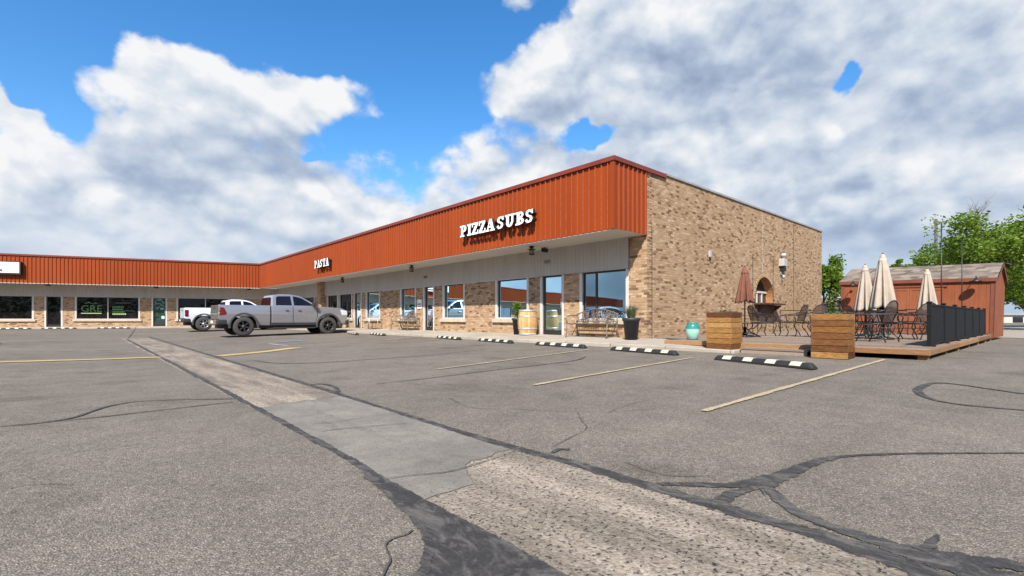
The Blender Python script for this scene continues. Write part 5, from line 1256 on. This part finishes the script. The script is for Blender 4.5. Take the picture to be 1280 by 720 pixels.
for y in (-ov - .02, SL + ov):
    for s in (0, 1):
        f = lambda x: x if s == 0 else SD - x
        b_.add([(f(-ov), y, EH - ov * sl - .06), (f(SD / 2), y, RH - .06), (f(SD / 2), y, RH + .045), (f(-ov), y, EH - ov * sl + .045), (f(-ov), y + .02, EH - ov * sl - .06), (f(SD / 2), y + .02, RH - .06), (f(SD / 2), y + .02, RH + .045), (f(-ov), y + .02, EH - ov * sl + .045)], [(0, 1, 2, 3), (7, 6, 5, 4), (0, 3, 7, 4), (0, 4, 5, 1)])
b_.build('eave_trim', M_shedtrim, sh)
b_ = MB()
for (x0, x1, y0, y1) in ((-.018, 0, -.018, .09), (-.018, .09, -.018, -.0005), (-.018, 0, SL - .09, SL + .018)): b_.box(x0, x1, y0, y1, .1, EH - .01)
b_.build('corner_trim', M_shedtrim, sh)
for y0, y1 in ((1.25, 2.20), (2.205, 3.15)):
    b_ = MB(); b_.box(-.030, -.002, y0, y1, .16, 1.80); d = b_.build('door', M_shed, sh)
    b_ = MB()
    for (a, c, e, f) in ((y0, y1, 1.72, 1.80), (y0, y1, .16, .24), (y0, y0 + .07, .24, 1.72), (y1 - .07, y1, .24, 1.72)): b_.box(-.042, -.031, a, c, e, f)
    b_.build('frame', M_shed, d)
b_ = MB(); b_.box(-.05, -.002, 1.18, 3.22, 1.83, 1.87); b_.build('header', M_shedtrim, sh)
b_ = MB(); [b_.box(.3, 2.7, y, y + .1, -.02, .10) for y in (.15, 2.0, 4.0)]; b_.build('skid', M_rim, sh)
sh.rotation_euler = (R(1.4), 0, R(-1.5))
def shed_lamp(px, py, lab):
    p = on_x(px, py, SX - .02); t = thing('gooseneck_lamp', lab, 'lamp', (SX - .02 - .027 * (p.y - SY), p.y, p.z), 0, 'gooseneck lamps on the shed')
    b_ = MB(); b_.lathe([(0, .0), (.05, .0), (.05, -.03)], n=10, axis='x'); b_.tube([(-.02, 0, 0), (-.14, 0, .10), (-.26, 0, .10), (-.31, 0, .02)], .012, 6); b_.build('arm', M_black, t)
    b_ = MB(); b_.lathe([(.0, .03), (.03, .03), (.05, -.02), (.17, -.07), (.165, -.08), (.04, -.035)], c=(-.31, 0, 0), n=18); b_.build('lamp_shade', M_black, t)
shed_lamp(1221, 349.5, 'black gooseneck lamp at the right end of the red shed')
shed_lamp(1069, 355, 'black gooseneck lamp at the left end of the red shed')

# ------------------------------------------------------------------ trees and far things
def tree(label, px, Z, top, r, seed, leafm, n=46, per=170, leaf=.13, low=.30, name='leafy_tree', squash=1.0):
    rg = random.Random(seed); p = at_z(px, Z); g = ground(p.x, p.y)
    t = thing(name, label, 'tree', (p.x, p.y, g)); H = top - g
    tk = MB(); tips = []
    th = H * low
    tk.tube([(0, 0, -.1), (.04, .02, th * .5), (0, .05, th), (.1, 0, H * .72)], [.035 * H * .62, .028 * H * .62, .024 * H * .62, .03], 8)
    for k in range(11):
        a = k * 2.4 + rg.uniform(-.4, .4); zz = th * rg.uniform(.75, 1.0) + (H - th) * rg.uniform(0, .45); R_ = r * rg.uniform(.55, .95)
        e = Vector((math.cos(a) * R_, math.sin(a) * R_, zz + (H - zz) * rg.uniform(.2, .75))); m_ = Vector((e.x * .45, e.y * .45, zz + (e.z - zz) * .35))
        tk.tube([(0, 0, zz * .92), m_, e], [.012 * H * .7, .008 * H * .7, .012], 5); tips.append(e)
        for q in range(3):
            f = e + Vector((rg.gauss(0, r * .22), rg.gauss(0, r * .22), rg.gauss(0, r * .2))); tk.tube([m_.lerp(e, .5), f], [.03, .008], 4); tips.append(f)
    tk.build('trunk', M_bark, t)
    cr = MB(); rn = rg
    for k in range(n):
        if k < len(tips): c = tips[k]
        else:
            while True:
                v = Vector((rg.uniform(-1, 1), rg.uniform(-1, 1), rg.uniform(-1, 1)))
                if .35 < v.length < 1: break
            c = Vector((v.x * r, v.y * r, th * 1.05 + (H - th * 1.05) * (.5 + .47 * v.z)))
        s = r * rg.uniform(.085, .165)
        foliage(cr, c, int(per * rg.uniform(.6, 1.3)), (s, s, s * .72 * squash), leaf, .6, rn)
    cr.build('crown', leafm, t); return t
tree('big spreading green tree overhanging the right end of the shed', 1302, 29.0, 8.5, 4.2, 11, M_leaf, 92, 260, .11, .14)
tree('bright green tree rising behind the middle of the shed roof', 1217, 37.0, 7.2, 3.1, 5, M_leaf, 95, 270, .105, .2)
tree('small rounded tree showing over the shed ridge beside the third umbrella', 1128, 52.0, 7.7, 1.7, 9, M_leaf, 34, 240, .13, .3)
tree('small rounded tree second from left over the shed ridge', 1156, 50.0, 7.5, 2.0, 12, M_leaf, 36, 240, .13, .3)
tree('narrow green tree peeking out past the end of the brick wall', 1030, 34.0, 5.9, 1.4, 21, M_leaf, 60, 260, .09, .12, squash=1.8)
tree('low green tree beyond the shed at the right edge', 1292, 40.0, 5.6, 3.2, 31, M_leaf, 60, 240, .12, .10)
dt = at_z(1222, 33); t = thing('bare_tree', 'leafless grey treetop sticking out of the green crown behind the shed', 'tree', (dt.x, dt.y, ground(dt.x, dt.y)))
b_ = MB(); b_.tube([(0, 0, 0), (.1, 0, 5), (0, .1, 7.7)], [.14, .09, .05], 6); b_.build('trunk', M_dead, t)
b_ = MB(); rg = random.Random(4)
for k in range(34):
    z = rg.uniform(5.6, 7.8); a = rg.uniform(0, 6.28); L = rg.uniform(.6, 1.5); d = Vector((math.cos(a) * .55, math.sin(a) * .55, 1)).normalized()
    p0 = Vector((0, 0, z)); p1 = p0 + d * L * .5 + Vector((rg.gauss(0, .1), rg.gauss(0, .1), 0)); p2 = p0 + d * L + Vector((rg.gauss(0, .2), rg.gauss(0, .2), .2)); b_.tube([p0, p1, p2], [.022, .014, .006], 4)
    for q in range(3): b_.tube([p1, p1 + Vector((rg.gauss(0, .3), rg.gauss(0, .3), rg.uniform(.2, .6)))], [.010, .004], 3)
b_.build('twigs', M_dead, t)
up = at_z(1170, 50); t = thing('utility_pole', 'grey wooden utility pole behind the trees right of the umbrellas', 'pole', (up.x, up.y, 0))
b_ = MB(); b_.tube([(0, 0, 0), (0, 0, 11.1)], [.17, .13], 10); b_.build('shaft', M_polew, t); b_ = MB(); b_.box(-.08, .08, -.18, .18, 10.80, 10.87); b_.build('crossarm', M_polew, t)
b_ = MB(); [b_.lathe([(.05, 10.88), (.05, 11.02), (0, 11.04)], c=(0, y, 0), n=8) for y in (-.14, .14)]; b_.build('insulator', M_greybox, t)
hp = at_z(1040, 58); hs = thing('distant_house', 'low distant house with grey roof between the brick wall and shed', 'house', (hp.x, hp.y, .1), -YAW)
b_ = MB(); b_.box(-4, 7, 0, 7, -.2, 1.95); b_.build('wall', m_dirty('dark_house_wall', (.06, .05, .045), .2, 2, .9), hs)
b_ = MB(); b_.prism([(-.5, 1.9), (-.5, 2.02), (3.5, 3.35), (7.5, 2.02), (7.5, 1.9)], lambda y, z: Vector((-4.5, y, z)), lambda y, z: Vector((7.5, y, z))); b_.build('roof', M_shingle, hs)
wp = at_z(1290, 75); hw_ = thing('distant_building', 'pale low building far away beyond the right-hand trees', 'building', (wp.x, wp.y, 0), -YAW)
b_ = MB(); b_.box(-14, 16, 0, 9, -.2, 1.35); b_.build('wall', m_dirty('pale_wall', (.50, .44, .38), .15, 1, .9), hw_)
b_ = MB(); b_.box(-14.3, 16.3, -.3, 9.3, 1.352, 1.6); b_.build('roof', M_coping, hw_); 
for x in (-9, -3, 2, 8): b_ = MB(); b_.box(x, x + 1.6, -.03, .03, .2, 1.1); b_.build('window', M_glassd, hw_)
vb = MB(); A = [(22.3, -3.0), (26.2, 1.3), (30, 9), (60, 14), (60, -14), (28, -14)]
vb.add([(x, y, ground(x, y) + .012) for x, y in A], [tuple(range(6))]); tag(vb.build('gravel_verge', m_dirty('pale_gravel', (.30, .255, .205), .3, 6, .95)), kind='structure')
rdp = MB(); c0 = at_z(1290, 46); rdp.add([tuple(c0 + Vector((SA * d + CA * l, CA * d - SA * l, 0)))[:2] + (.17,) for d, l in ((-5, -14), (-5, 60), (6, 60), (6, -14))], [(0, 1, 2, 3)]); tag(rdp.build('road', m_dirty('dark_road', (.06, .06, .062), .2, 2, .9)), kind='structure')

wd = MB(); rg = random.Random(8)  # added, unseen trees behind the camera so the wing windows reflect dark
for k in range(9000):
    a = rg.uniform(R(150), R(330)); d = rg.uniform(62, 78); p = Vector((d * math.cos(a), d * math.sin(a), 0)); h = 6.2 + 2.2 * math.sin(a * 9) + 1.4 * math.sin(a * 23 + 1); p.z = h * rg.uniform(.02, 1) ** .8
    foliage(wd, p, 1, (.6, .6, .5), .6, .6, rg)
tag(wd.build('added_tree_belt', M_leafd), 'unseen dark tree belt added behind the lot to darken window reflections', 'trees', kind='stuff')
